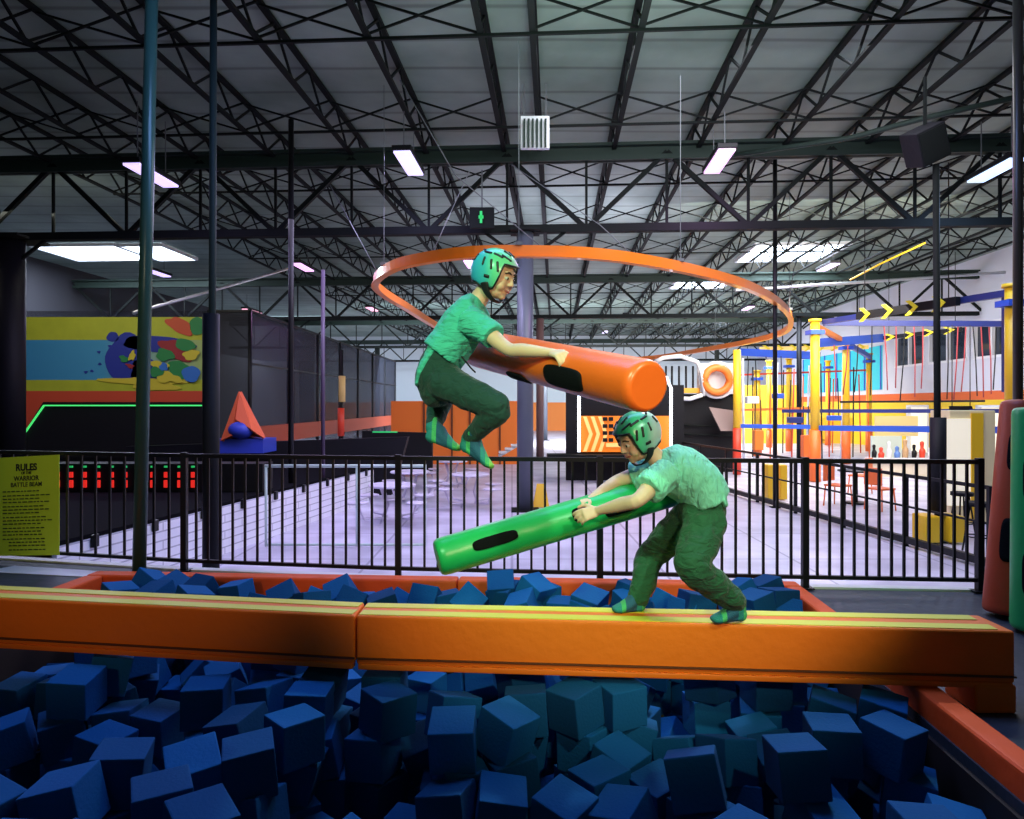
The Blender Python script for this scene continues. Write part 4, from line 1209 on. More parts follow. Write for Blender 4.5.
# dark play block with climbing frame
t = thing('play_tower', 'black play block with white tube arches, orange deck and round orange opening', 'play frame', foot(700, 24, -.7))
Yp = 23
part('black_block', M_blackmat, t, lambda b: band(b, 678, 738, 394, 478, Yp, 2.0))
part('upper_deck', mat('deck_orange', (.85, .35, .03), .5), t, lambda b: band(b, 660, 702, 388, 393, Yp - .2, .6))
part('tube_arch', M_white, t, lambda b: b.tube([P(x, y, Yp - .3) for x, y in ((655, 362), (663, 358), (680, 356), (697, 362), (702, 372), (702, 392))], .07, 10))
part('tube_arch', M_white, t, lambda b: b.tube([P(x, y, Yp - .3) for x, y in ((702, 395), (690, 399), (675, 398))], .07, 10))
part('baluster', M_black, t, lambda b: [b.tube([P(x, 366, Yp), P(x, 392, Yp)], .035, 6) for x in (666, 672, 679, 686, 693)])
def torus(b, c, R, r, n=32, w=V((0, 1, 0))): b.tube([c + V((R * math.cos(a), 0, R * math.sin(a))) for a in [2 * math.pi * k / n for k in range(n)]], r, 10, closed=True)
part('round_opening', mat('ring_orange', (.9, .22, .03), .4), t, lambda b: torus(b, P(717, 380, Yp - .3), .40, .12))
part('white_surround', M_white, t, lambda b: (torus(b, P(717, 380, Yp - .2), .56, .06), b.box(P(717, 380, Yp + .05), (1.3, .1, 1.1))))
part('arch_post', M_white, t, lambda b: b.tube([P(702, 372, Yp - .3), P(704, 396, Yp - .3)], .05, 8))
part('ramp_board', mat('dusty_pink_board', (.22, .15, .15), .6), t, lambda b: b.poly([P(709, 407, Yp - .5), P(737, 411, Yp - .5), P(739, 431, Yp - .8), P(721, 431, Yp - .8)], .08, (0, 1, 0)))
part('cross_bar', M_steel, t, lambda b: [b.tube([P(678, y, Yp - .1), P(738, y + 2, Yp - .1)], .03, 6) for y in (425, 434)])
# tall white boards and bins far back
t = thing('padded_pole', 'yellow over orange padded pole right of the play tower', 'pole', foot(737, 22, -.7))
part('yellow_pad', M_yellow, t, lambda b: b.tube([P(737, 350, 22), P(737, 428, 22)], .12, 12))
part('orange_pad', M_red, t, lambda b: b.tube([P(737, 428.2, 22), foot(737, 22, -.68)], .13, 12))
t = thing('yellow_block', 'yellow foot block of the thin black pole right of the orange tube', 'block', foot(775, 16.3, -.7))
mb = MB(); 
for sx in (-1, 1): mb.box(foot(775, 16.3, -.28) + V((sx * .14, 0, 0)), (.17, .36, .80))
mb.bevel(.03, 2); mb.build('body', M_yellow, t)

# ================================================================== ROPES COURSE, RIGHT
def rpost(px, Y, top, label, r=.125, split=430):
    t = thing('ropes_post', label, 'post', foot(px, Y, -.7), 'yellow posts of the ropes course')
    zt_ = Z(top, Y); zs = max(Z(split, Y), .2)
    part('yellow_tube', M_yellow, t, lambda b: b.tube([V((X(px, Y), Y, zs)), V((X(px, Y), Y, zt_))], r, 16))
    part('orange_pad', mat('post_pad_orange', (.85, .15, .02), .5), t, lambda b: b.tube([foot(px, Y, -.68), V((X(px, Y), Y, zs - .01))], r * 1.25, 16))
    part('cap', M_yellow, t, lambda b: b.tube([V((X(px, Y), Y, zt_ + .01)), V((X(px, Y), Y, zt_ + .08))], r * 1.4, 16))
    part('bracket', M_blue, t, lambda b: b.box((X(px, Y), Y, zt_ - .3), (r * 3.2, r * 3.2, .12)))
rpost(815, 20, 322, 'yellow post with orange foot pad, nearest in front of the teal glazing')
rpost(846, 26, 340, 'yellow post with orange foot pad, second from the nearest')
rpost(869, 33, 355, 'yellow post with orange foot pad, third and smallest by the window wall')
rpost(769, 36, 362, 'far yellow post between the play tower and the nearest ropes post')
rpost(789, 33, 360, 'far yellow post just left of the nearest ropes post')
rpost(757, 30, 372, 'short far yellow post left of the black pole')
rpost(1012, 13.6, 288, 'thick yellow post at the right edge of the ropes course')
rpost(828, 38, 362, 'thin far yellow post behind the nearest ropes post')
N_blue = [0]
def beamb(p, q, label, m=None, h=.16, chv=False, name='ropes_beam'):
    t = thing(name, label, 'beam', (p + q) / 2, 'beams of the ropes course')
    part('girder', m or M_blue, t, lambda b: b.bar(p, q, .12, h))
    if chv:
        L = (q - p).length; n = int(L / .62); d = (q - p).normalized()
        up = V((0, 0, 1)); sd, u = frame(d)
        if sd.y > 0: sd = -sd
        part('hanging_cord', M_black, t, lambda b: [b.tube([c_ + V((0, 0, h * .4)), V((c_.x, c_.y, 6.78))], .012, 5) for c_ in (p.lerp(q, .08), p.lerp(q, .92))])
        for k in range(n):
            c = p + d * (k + .5) * L / n + sd * .07
            def ch(b):
                for s_ in (1, -1):
                    b.poly([c + u * 0 + d * .14, c + u * s_ * h * .9 - d * .10, c + u * s_ * h * .9 - d * .24, c + d * 0], .02, sd)
            part('chevron', mat('chevron_yellow', (.85, .7, .03), .4), t, ch)
M_navy = mat('navy_steel', (.02, .03, .16), .4)
beamb(P(824, 322, 20), P(1009, 293, 14), 'long navy overhead beam rising to the right edge post', M_navy, .14)
beamb(P(824, 323, 20.2), P(1012, 324, 20), 'level dark overhead beam above the wall windows', M_navy, .16)
beamb(P(858, 316, 18.0), P(958, 301, 15.0), 'black and yellow chevron plank, the larger upper one', M_blackmat, .19, True, 'chevron_plank')
beamb(P(883, 338, 26), P(962, 329, 24), 'black and yellow chevron plank, the smaller one under the upper plank', M_blackmat, .14, True, 'chevron_plank')
beamb(P(818, 343, 24), P(882, 338, 26), 'blue beam left of the small chevron plank', h=.3)
beamb(P(740, 352, 31), P(820, 356, 29), 'blue beam with pale top left of the nearest post', h=.32)
beamb(P(760, 349, 33), P(868, 347, 33), 'pale chevron plank across the far posts', M_chevw, .18, True, 'chevron_plank')
beamb(P(741, 426, 21), P(818, 427, 20), 'thin blue rail left of the nearest ropes post', h=.12)
beamb(P(818, 428, 20), P(1004, 430, 15), 'bright blue rail low across the yellow wall', h=.15)
beamb(P(783, 411, 21), P(1003, 411, 16.5), 'dark blue rail just above the bright blue one', M_navy, .10)
beamb(P(840, 402, 22), P(985, 401, 20), 'thin black rail under the hanging ropes', M_black, .06)
beamb(P(846, 343, 26), P(870, 357, 33), 'short blue beam joining second and third posts', h=.2)
beamb(P(815, 326, 20), P(846, 342, 26), 'short orange beam joining nearest and second posts', mat('beam_orange', (.75, .2, .03), .5), .15)
beamb(P(737, 375, 30), P(870, 370, 34), 'thin red rail across the far posts', M_red, .08)
beamb(P(741, 410, 28), P(816, 408, 28), 'thin orange rail among the far posts', mat('beam_orange', (.75, .2, .03), .5), .10)
beamb(P(1006, 293, 14.2), P(1006, 392, 14.2), 'blue upright rail beside the right edge post', M_navy, .1)
rr = random.Random(9)
for k, x in enumerate([872, 884, 896, 905, 914, 923, 948, 958, 966, 973, 981, 989, 996, 834, 848, 858]):
    Yk = 20.5 if x > 870 else 21.5
    y0 = 326 if x > 870 else 345; y1 = rr.uniform(388, 404)
    p, q = P(x, y0, Yk), P(x + rr.uniform(-6, 5), y1, Yk)
    mb = MB(); mb.tube([p, p.lerp(q, .5) + V((.02, 0, 0)), q], .018, 6); o = mb.build('hanging_rope', mat('dark_red_rope', (.35, .04, .05), .7) if k % 3 else M_black)
    tag(o, 'thin rope hanging from the overhead beam in front of the window wall', 'rope', 'ropes hanging over the yellow wall')
t = thing('hanging_board', 'black board hung on the yellow wall under the blue rails', 'board', P(955, 416, 17))
part('panel', M_blackmat, t, lambda b: b.poly([P(950, 406, 17), P(972, 406, 17), P(978, 425, 17), P(952, 424, 17)], .05, (0, 1, 0)))
part('cord', M_black, t, lambda b: [b.tube([P(x, 406, 17), P(x, 325, 19)], .012, 5) for x in (952, 970)])
# yellow interior wall & white counter
t = thing('yellow_partition', 'bright yellow partition with slotted panels behind the ropes posts', 'partition', foot(800, 30, -.7))
part('wall', mat('partition_yellow', (.85, .52, .04), .6), t, lambda b: (band(b, 742, 872, 418, 470, 40), band(b, 742, 800, 385, 418, 41)))
part('slots', M_seam, t, lambda b: [b.box(P(x, y, 39.9), (.30, .06, .05)) for x in (806, 822) for y in (440, 444, 448, 452, 456)])
t = thing('counter', 'white and pale counter with clutter beyond the ropes posts', 'counter', foot(895, 22, -.7))
part('body', mat('pale_counter', (.7, .62, .5), .6), t, lambda b: band(b, 868, 935, 461, 500, 21.5))
part('top', M_white, t, lambda b: band(b, 866, 937, 458, 462, 21.4))
part('backboard', mat('sandy_panel', (.75, .58, .25), .6), t, lambda b: band(b, 876, 918, 416, 436, 23.5))
part('lit_panel', mat('pale_green_panel', (.6, .68, .6), .5), t, lambda b: band(b, 872, 902, 436, 458, 23.4))
M_clut = [M_black, M_red, M_white, mat('clutter_blue', (.1, .2, .5), .5), mat('clutter_tan', (.5, .3, .15), .6)]
for k, (x, h, w) in enumerate([(874, 12, 5), (881, 9, 6), (889, 15, 5), (897, 10, 6), (905, 17, 6), (914, 12, 5), (922, 15, 6), (930, 9, 5)]):
    def it(b):
        c = P(x, 458, 21.6); zz = h * 21.6 / F
        b.loft([c + V((0, 0, .03)), c + V((.01, 0, zz * .45)), c + V((0, 0, zz * .7)), c + V((0, 0, zz))], [w * .013, w * .015, w * .008, w * .010], V((1, 0, 0)), 10, 3)
    mb = MB(); it(mb); o = mb.build('bottle', M_clut[k % 5]); tag(o, ['black', 'red', 'white', 'blue', 'tan'][k % 5] + ' slim vessel standing on the pale counter' + (' near its right end' if x > 900 else ' near its left end'), 'bottle', 'vessels on the pale counter' if False else None)
# orange chairs by the ramp railing
def chair(px, Y, label, rot):
    c = foot(px, Y, -.7); t = thing('cafe_chair', label, 'chair', c, 'orange chairs beyond the railing')
    M_ch = mat('orange_plastic', (.8, .16, .04), .4)
    R_ = Matrix.Rotation(rot, 3, 'Z')
    def T(x, y, z): return c + R_ @ V((x, y, z))
    mb = MB(); mb.box(T(0, 0, .46), (.42, .42, .04), R_); mb.bevel(.015, 2); mb.build('seat', M_ch, t)
    mb = MB(); mb.box(T(0, .21, .72), (.42, .03, .36), R_); mb.bevel(.012, 2); mb.build('backrest', M_ch, t)
    for x, y in ((-.18, -.18), (.18, -.18), (-.18, .18), (.18, .18)):
        part('leg', M_ch, t, lambda b: b.tube([T(x * 1.15, y * 1.15, .01), T(x, y, .45)], .016, 8))
chair(838, 15.2, 'orange chair beyond the ramp railing, nearest the yellow foot block', .6)
chair(860, 17.3, 'orange chair beyond the ramp railing, in the middle of three', -2.4)
chair(880, 14.6, 'orange chair beyond the ramp railing, the one farthest right', 2.0)
t = thing('cafe_table', 'dark cafe table among the orange chairs', 'table', foot(856, 15.6, -.7))
part('table_top', M_black, t, lambda b: b.tube([foot(856, 15.6, .02), foot(856, 15.6, .05)], .38, 24))
part('leg', M_black, t, lambda b: (b.tube([foot(856, 15.6, -.68), foot(856, 15.6, .02)], .04, 10), b.tube([foot(856, 15.6, -.69), foot(856, 15.6, -.66)], .24, 16)))
# white cabinets and lit clutter on the right behind the ramp railing
t = thing('snack_machine', 'yellow and white cabinet behind the railing at the far right', 'cabinet', foot(955, 13.0, -.7))
mb = MB(); mb.box(foot(962, 13.2, .35), (.85, .6, 2.1)); mb.bevel(.02, 2); mb.build('body', mat('cream_cabinet', (.85, .72, .40), .5), t)
part('front_panel', mat('lit_cream_panel', (.9, .85, .7), .4, emit=(1, .9, .65), es=.5), t, lambda b: b.box(foot(958, 12.88, .45), (.45, .03, 1.6)))
part('yellow_side', M_yellow, t, lambda b: b.box(foot(977, 12.88, .35), (.22, .03, 2.0)))
def stool(px, Y, label):
    c = foot(px, Y, -.7); t = thing('bar_stool', label, 'stool', c, 'black bar stools at the far right')
    part('seat', M_blackmat, t, lambda b: b.tube([c + V((0, 0, .70)), c + V((0, 0, .76))], .17, 18))
    for k in range(4):
        a = math.pi / 4 + k * math.pi / 2
        part('leg', M_black, t, lambda b: b.tube([c + V((.2 * math.cos(a), .2 * math.sin(a), .01)), c + V((.1 * math.cos(a), .1 * math.sin(a), .70))], .014, 6))
    part('foot_ring', M_black, t, lambda b: b.tube([c + V((.165 * math.cos(a), .165 * math.sin(a), .25)) for a in [2 * math.pi * k / 16 for k in range(16)]], .01, 6, closed=True))
stool(978, 10.4, 'black bar stool half hidden by the last balusters, nearest the red tube')
stool(962, 11.6, 'black bar stool left of the nearest one')
# second railing down the ramp
a_, b_ = V((4.55, 24, -.7)), V((6.35, 9.3, -.7))
t = thing('ramp_railing', 'black railing running away beside the lavender floor to the ropes course', 'railing', a_)
part('top_rail', M_black, t, lambda b: b.bar(a_ + V((0, 0, 1.1)), b_ + V((0, 0, 1.1)), .05, .05))
part('middle_rail', M_black, t, lambda b: b.bar(a_ + V((0, 0, .62)), b_ + V((0, 0, .62)), .03, .03))
part('bottom_rail', M_black, t, lambda b: b.bar(a_ + V((0, 0, .10)), b_ + V((0, 0, .10)), .09, .10))
for k in range(10):
    p = a_.lerp(b_, k / 9); part('post', M_black, t, lambda b: b.bar(p, p + V((0, 0, 1.12)), .06, .06, V((0, 1, 0))))
# white stair edges left of the column, far
t = thing('white_steps', 'small white zigzag steps just left of the lilac column', 'steps', foot(505, 23, -.7))
part('treads', M_white, t, lambda b: [b.box(P(503 + k * 6, 452 - k * 3.5, 23 + k * .3), (.28, .5, .05)) for k in range(4)])
part('stringer', M_white, t, lambda b: b.bar(P(499, 456, 23), P(524, 441, 24), .05, .1))

# more of the ropes course: thin lines and rungs far back
rr = random.Random(21)
for k in range(16):
    x = 744 + k * 8.3 + rr.uniform(-2, 2); Yk = 27 + (k % 3) * 2.5
    mb = MB(); mb.tube([V((X(x, Yk), Yk, 3.3 - (k % 4) * .2)), V((X(x + rr.uniform(-3, 3), Yk), Yk, -.69))], .03 if k % 4 else .05, 6)
    o = mb.build('support_line', [M_white, M_black, M_red, mat('post_pad_orange', (.85, .15, .02), .5)][k % 4])
    tag(o, 'thin %s upright line among the far yellow posts of the ropes course' % ['white', 'black', 'red', 'orange'][k % 4], 'line', '%s upright lines of the ropes course' % ['white', 'black', 'red', 'orange'][k % 4])
for k, (x, y, w, h, c, l) in enumerate([(752, 400, 12, 7, M_white, 'white foam board high among the far posts'), (778, 396, 10, 5, M_blue, 'blue foothold board among the far posts'), (795, 420, 14, 6, M_navy, 'navy foothold board left of the nearest post'), (834, 418, 12, 5, M_blue, 'blue foothold board between nearest and second post'), (806, 446, 8, 22, mat('post_pad_orange', (.85, .15, .02), .5), 'orange ladder board left of the nearest post foot'), (758, 440, 9, 20, mat('far_orange_pad', (.85, .20, .02), .5), 'orange ladder board below the far posts')]):
    Yk = 25.5
    t = thing('foothold_board', l, 'board', P(x, y, Yk))
    mb = MB(); mb.box(P(x, y, Yk), (w * Yk / F, .3, h * Yk / F)); mb.bevel(.02, 1); mb.build('board', c, t)
    mb = MB(); mb.tube([P(x - w * .4, y, Yk), P(x - w * .3, y - 40, Yk)], .02, 5); mb.tube([P(x + w * .4, y, Yk), P(x + w * .3, y - 40, Yk)], .02, 5); mb.build('cord', M_black, t)
# ================================================================== PEOPLE
M_skin = mat('skin', (.72, .46, .30), .5, bump=.05, bscale=120)
M_skin.node_tree.nodes['Principled BSDF'].inputs['Subsurface Weight'].default_value = .08
M_hair = mat('dark_brown_hair', (.03, .018, .01), .6)
M_eye = mat('eye_white', (.55, .52, .48), .4); M_iris = mat('iris', (.05, .03, .02), .2)
M_lip = mat('lip', (.45, .14, .12), .45)

def head_matrix(c, fwd, roll=0):
    f = V(fwd).normalized(); up = V((0, 0, 1)) - f * f.z; up.normalize()
    r = f.cross(up)
    R_ = Matrix((r, f, up)).transposed()
    if roll: R_ = Matrix.Rotation(roll, 3, f) @ R_
    return Matrix.Translation(c) @ R_.to_4x4()

def add_head(b, H, s=1.0, neck=None):
    R3 = H.to_3x3()
    def q(x, y, z): return H @ V((x * s, y * s, z * s))
    def e(x, y, z, rx, ry, rz, nu=20, nv=12): b.ball(q(x, y, z), (rx * s, ry * s, rz * s), R3, nu, nv)
    e(0, -.012, .032, .073, .092, .083)          # skull
    e(0, .028, .012, .063, .062, .072)           # face front
    e(0, .026, -.046, .052, .056, .048)          # jaw
    e(0, .060, -.076, .020, .018, .016)          # chin
    for k in (-1, 1):
        e(k * .034, .058, -.028, .025, .025, .026)   # cheeks
        e(k * .026, .076, .034, .022, .010, .008)    # brows
        e(k * .074, -.012, -.002, .009, .020, .030)  # ears
        e(k * .009, .088, -.021, .007, .008, .006)   # nostrils
    b.loft([q(0, .080, .024), q(0, .089, .002), q(0, .097, -.016)], [.008 * s, .009 * s, .0105 * s], R3 @ V((1, 0, 0)), 10, 3)   # nose
    e(0, .079, -.045, .022, .010, .006); e(0, .077, -.056, .020, .010, .006)     # lips
    if neck is not None:
        b.loft([neck, neck.lerp(q(0, -.02, -.045), .5), q(0, -.015, -.03)], [(.055, .05), (.047, .047), (.052, .055)], R3 @ V((1, 0, 0)), 16, 4)

def face_parts(body, H, s=1.0, blink=False):
    R3 = H.to_3x3()
    def q(x, y, z): return H @ V((x * s, y * s, z * s))
    for k in (-1, 1):
        mb = MB(); mb.ball(q(k * .028, .0775, .008), (.0115 * s, .0105 * s, .0085 * s), R3, 14, 9); ey = mb.build('eye', M_eye, body)
        mb = MB(); mb.ball(q(k * .029, .0862, .007), (.0070 * s, .003 * s, .0070 * s), R3, 12, 7); mb.build('iris', M_iris, ey)
        mb = MB(); mb.loft([q(k * .014, .0885, .029), q(k * .030, .0875, .034), q(k * .044, .076, .029)], [(.0035 * s, .003 * s)] * 3, R3 @ V((0, 0, 1)), 8, 3); mb.build('eyebrow', M_hair, body)
    mb = MB(); mb.loft([q(-.022, .0810, -.046), q(0, .0895, -.051), q(.022, .0810, -.046)], [(.0050 * s, .003 * s)] * 3, R3 @ V((0, 0, 1)), 8, 3); mb.build('mouth', M_lip, body)

def hand(b, wrist, fd, nr, thumb, s=.85, curl=(25, 30, 25), spread=.05):
    fd = V(fd).normalized(); nr = V(nr); nr = (nr - fd * nr.dot(fd)).normalized()
    sd = fd.cross(nr)
    if sd.dot(V(thumb)) < 0: sd = -sd
    kn = wrist + fd * .082 * s
    b.loft([wrist - fd * .01, wrist + fd * .025 * s, kn - fd * .01 * s], [(.024 * s, .018 * s), (.036 * s, .016 * s), (.040 * s, .013 * s)], sd, 14, 4)
    ln = (.066, .075, .070, .054); off = (.031, .0105, -.0105, -.031)
    for i in range(4):
        p = kn - fd * .012 * s + sd * off[i] * s; a = math.radians(8 + 3 * i); pts = [p]
        d0 = (fd + sd * (1.5 - i) * spread).normalized()
        for j, fr in enumerate((.45, .31, .24)):
            a += math.radians(curl[j] + i * 3)
            p = p + (d0 * math.cos(a) - nr * math.sin(a)) * ln[i] * s * fr * 1.15; pts.append(p)
        b.loft(pts, [.0092 * s, .0088 * s, .0082 * s, .0072 * s], sd, 8, 3)
    t0 = wrist + fd * .018 * s + sd * .022 * s
    t1 = t0 + (sd * .8 + fd * .6 - nr * .25).normalized() * .036 * s
    t2 = t1 + (sd * .35 + fd * .8 - nr * .55).normalized() * .032 * s
    t3 = t2 + (fd * .8 - nr * .7).normalized() * .022 * s
    b.loft([t0, t1, t2, t3], [.014 * s, .0115 * s, .0100 * s, .0085 * s], nr, 8, 3)

def foot_loft(b, ankle, heel, toe, up, side, k=1.0):
    """foot: from the ankle through the instep to the toes plus the heel ball"""
    d = (toe - heel).normalized(); L = (toe - heel).length
    up = V(up); up = (up - d * up.dot(d)).normalized()
    b.loft([ankle, heel.lerp(toe, .22) + up * .030 * k, heel.lerp(toe, .5) + up * .012 * k, heel.lerp(toe, .78), toe - d * .012],
           [(.034 * k, .036 * k), (.036 * k, .040 * k), (.040 * k, .030 * k), (.043 * k, .022 * k), (.034 * k, .015 * k)], side, 14, 4)
    b.ball(heel + d * .03, .034 * k)
    b.loft([heel + d * .02 - up * .012, heel.lerp(toe, .5) - up * .010, toe - d * .03 - up * .006], [(.030 * k, .020 * k), (.030 * k, .016 * k), (.036 * k, .014 * k)], side, 12, 3)

def helmet(H, s, m, m_dark, parent, fwd_tilt=0):
    R3 = H.to_3x3(); c = V((0, -.006, .022)); rad = V((.094, .116, .108))
    def lim(az):
        a = abs(az)
        def sm(x): x = max(0, min(1, x)); return x * x * (3 - 2 * x)
        e = 24 + (-44 - 24) * sm((a - 46) / 16)
        e += 8 * sm((a - 95) / 30)
        return math.radians(e)
    def pt(az, el, k=1.0):
        az = math.radians(az)
        brow = 1 + .05 * max(0, math.cos(az)) * max(0, 1 - abs(el) * 1.6)
        return H @ ((V((rad.x * math.sin(az) * math.cos(el), rad.y * math.cos(az) * math.cos(el) * brow, rad.z * math.sin(el))) * k + c) * s)
    b = MB(); na, ne = 72, 16; G = []
    for j in range(ne + 1):
        row = []
        for i in range(na):
            az = -180 + 360 * i / na; l = lim(az); el = l + (math.radians(88) - l) * j / ne
            k = 1 + .012 * math.sin(math.radians(az) * 6) * (1 if .15 < j / ne < .7 else 0) * math.sin(math.pi * j / ne)
            row.append(b.bm.verts.new(pt(az, el, k)))
        G.append(row)
    for j in range(ne):
        for i in range(na):
            f = b._f([G[j][i], G[j][(i + 1) % na], G[j + 1][(i + 1) % na], G[j + 1][i]])
            if f: f.smooth = True
    b._f(G[-1])
    o = b.build('helmet', m, parent)
    md = o.modifiers.new('t', 'SOLIDIFY'); md.thickness = .013 * s; md.offset = -1
    # edge trim
    mb = MB(); mb.tube([pt(-180 + 360 * i / 72, lim(-180 + 360 * i / 72), 1.0) for i in range(72)], .0045 * s, 8, closed=True); mb.build('edge_trim', m_dark, o)
    # vents
    def slot(az, el, ln, wd, ang):
        el = math.radians(el); p = pt(az, el, 1.005)
        du = (pt(az + 3, el) - pt(az - 3, el)).normalized(); dv = (pt(az, el + .05) - pt(az, el - .05)).normalized()
        a = math.radians(ang); d = du * math.cos(a) + dv * math.sin(a)
        n = du.cross(dv)
        mb = MB(); mb.loft([p - d * ln * s / 2, p, p + d * ln * s / 2], [(wd * s, .004 * s)] * 3, n.cross(d), 10, 3); mb.build('vent', m_dark, o)
    for k in (-1, 1):
        for az, el, ln, wd, ang in ((62, 14, .040, .0055, 75), (78, 16, .040, .0055, 75), (38, 42, .042, .005, 30), (66, 44, .040, .006, 15), (100, 20, .034, .005, 80), (104, 46, .036, .006, 0), (24, 60, .034, .005, 60), (135, 25, .03, .006, 85), (140, 52, .03, .006, 10), (82, -14, .020, .008, 0)):
            slot(k * az, el, ln, wd, ang * k)
    # chin strap
    for k in (-1, 1):
        q = lambda x, y, z: H @ V((x * s, y * s, z * s))
        mb = MB(); mb.loft([q(k * .086, .004, -.035), q(k * .074, .018, -.070), q(k * .045, .040, -.098), q(0, .052, -.108)], [(.019 * s, .004 * s), (.017 * s, .004 * s), (.013 * s, .004 * s), (.013 * s, .004 * s)], R3 @ V((0, 1, .3)), 10, 4)
        mb.build('chin_strap', m_dark, o)
    return o

def sock_mat(name, lo, hi, axis):
    g, t, n_, y = (.06, .42, .14), (.015, .22, .20), (.015, .09, .16), (.25, .62, .10)
    return ramp_mat(name, 'Object', axis, [(0, t), (.22, g), (.34, n_), (.66, t), (.80, g), (.92, y)], .8, bump=.3, bscale=150, const=True, lo=lo, hi=hi)

M_pantsA = cloth_mat('dark_green_jogger_cloth', (.005, .042, .032), (16, 16, 20), (0, .3, 0), .6)
M_pantsB = cloth_mat('green_cargo_cloth', (.010, .080, .030), (14, 14, 28), (0, -.2, 0), .9)
M_shirtA = cloth_mat('teal_green_cotton', (.055, .50, .36), (12, 14, 34), (0, -.5, 0), .8)
M_shirtB = cloth_mat('mint_green_cotton', (.22, .68, .47), (30, 14, 12), (0, -.6, 0), .8)
M_helA = ramp_mat('helmet_paint_green_blue', 'Object', 0, [(0, (.04, .40, .62)), (.25, (.05, .48, .55)), (.45, (.12, .66, .34)), (.8, (.20, .72, .40)), (1, (.62, .80, .70))], .3, lo=P(473, 0, 3.6).x, hi=P(519, 0, 3.6).x)
M_helB = ramp_mat('helmet_paint_green_silver', 'Object', 0, [(0, (.03, .22, .10)), (.35, (.05, .50, .20)), (.55, (.10, .45, .28)), (.7, (.42, .55, .50)), (1, (.55, .62, .60))], .28, lo=P(613, 0, 3.6).x, hi=P(665, 0, 3.6).x)
M_hdark = mat('helmet_black', (.008, .008, .01), .5)

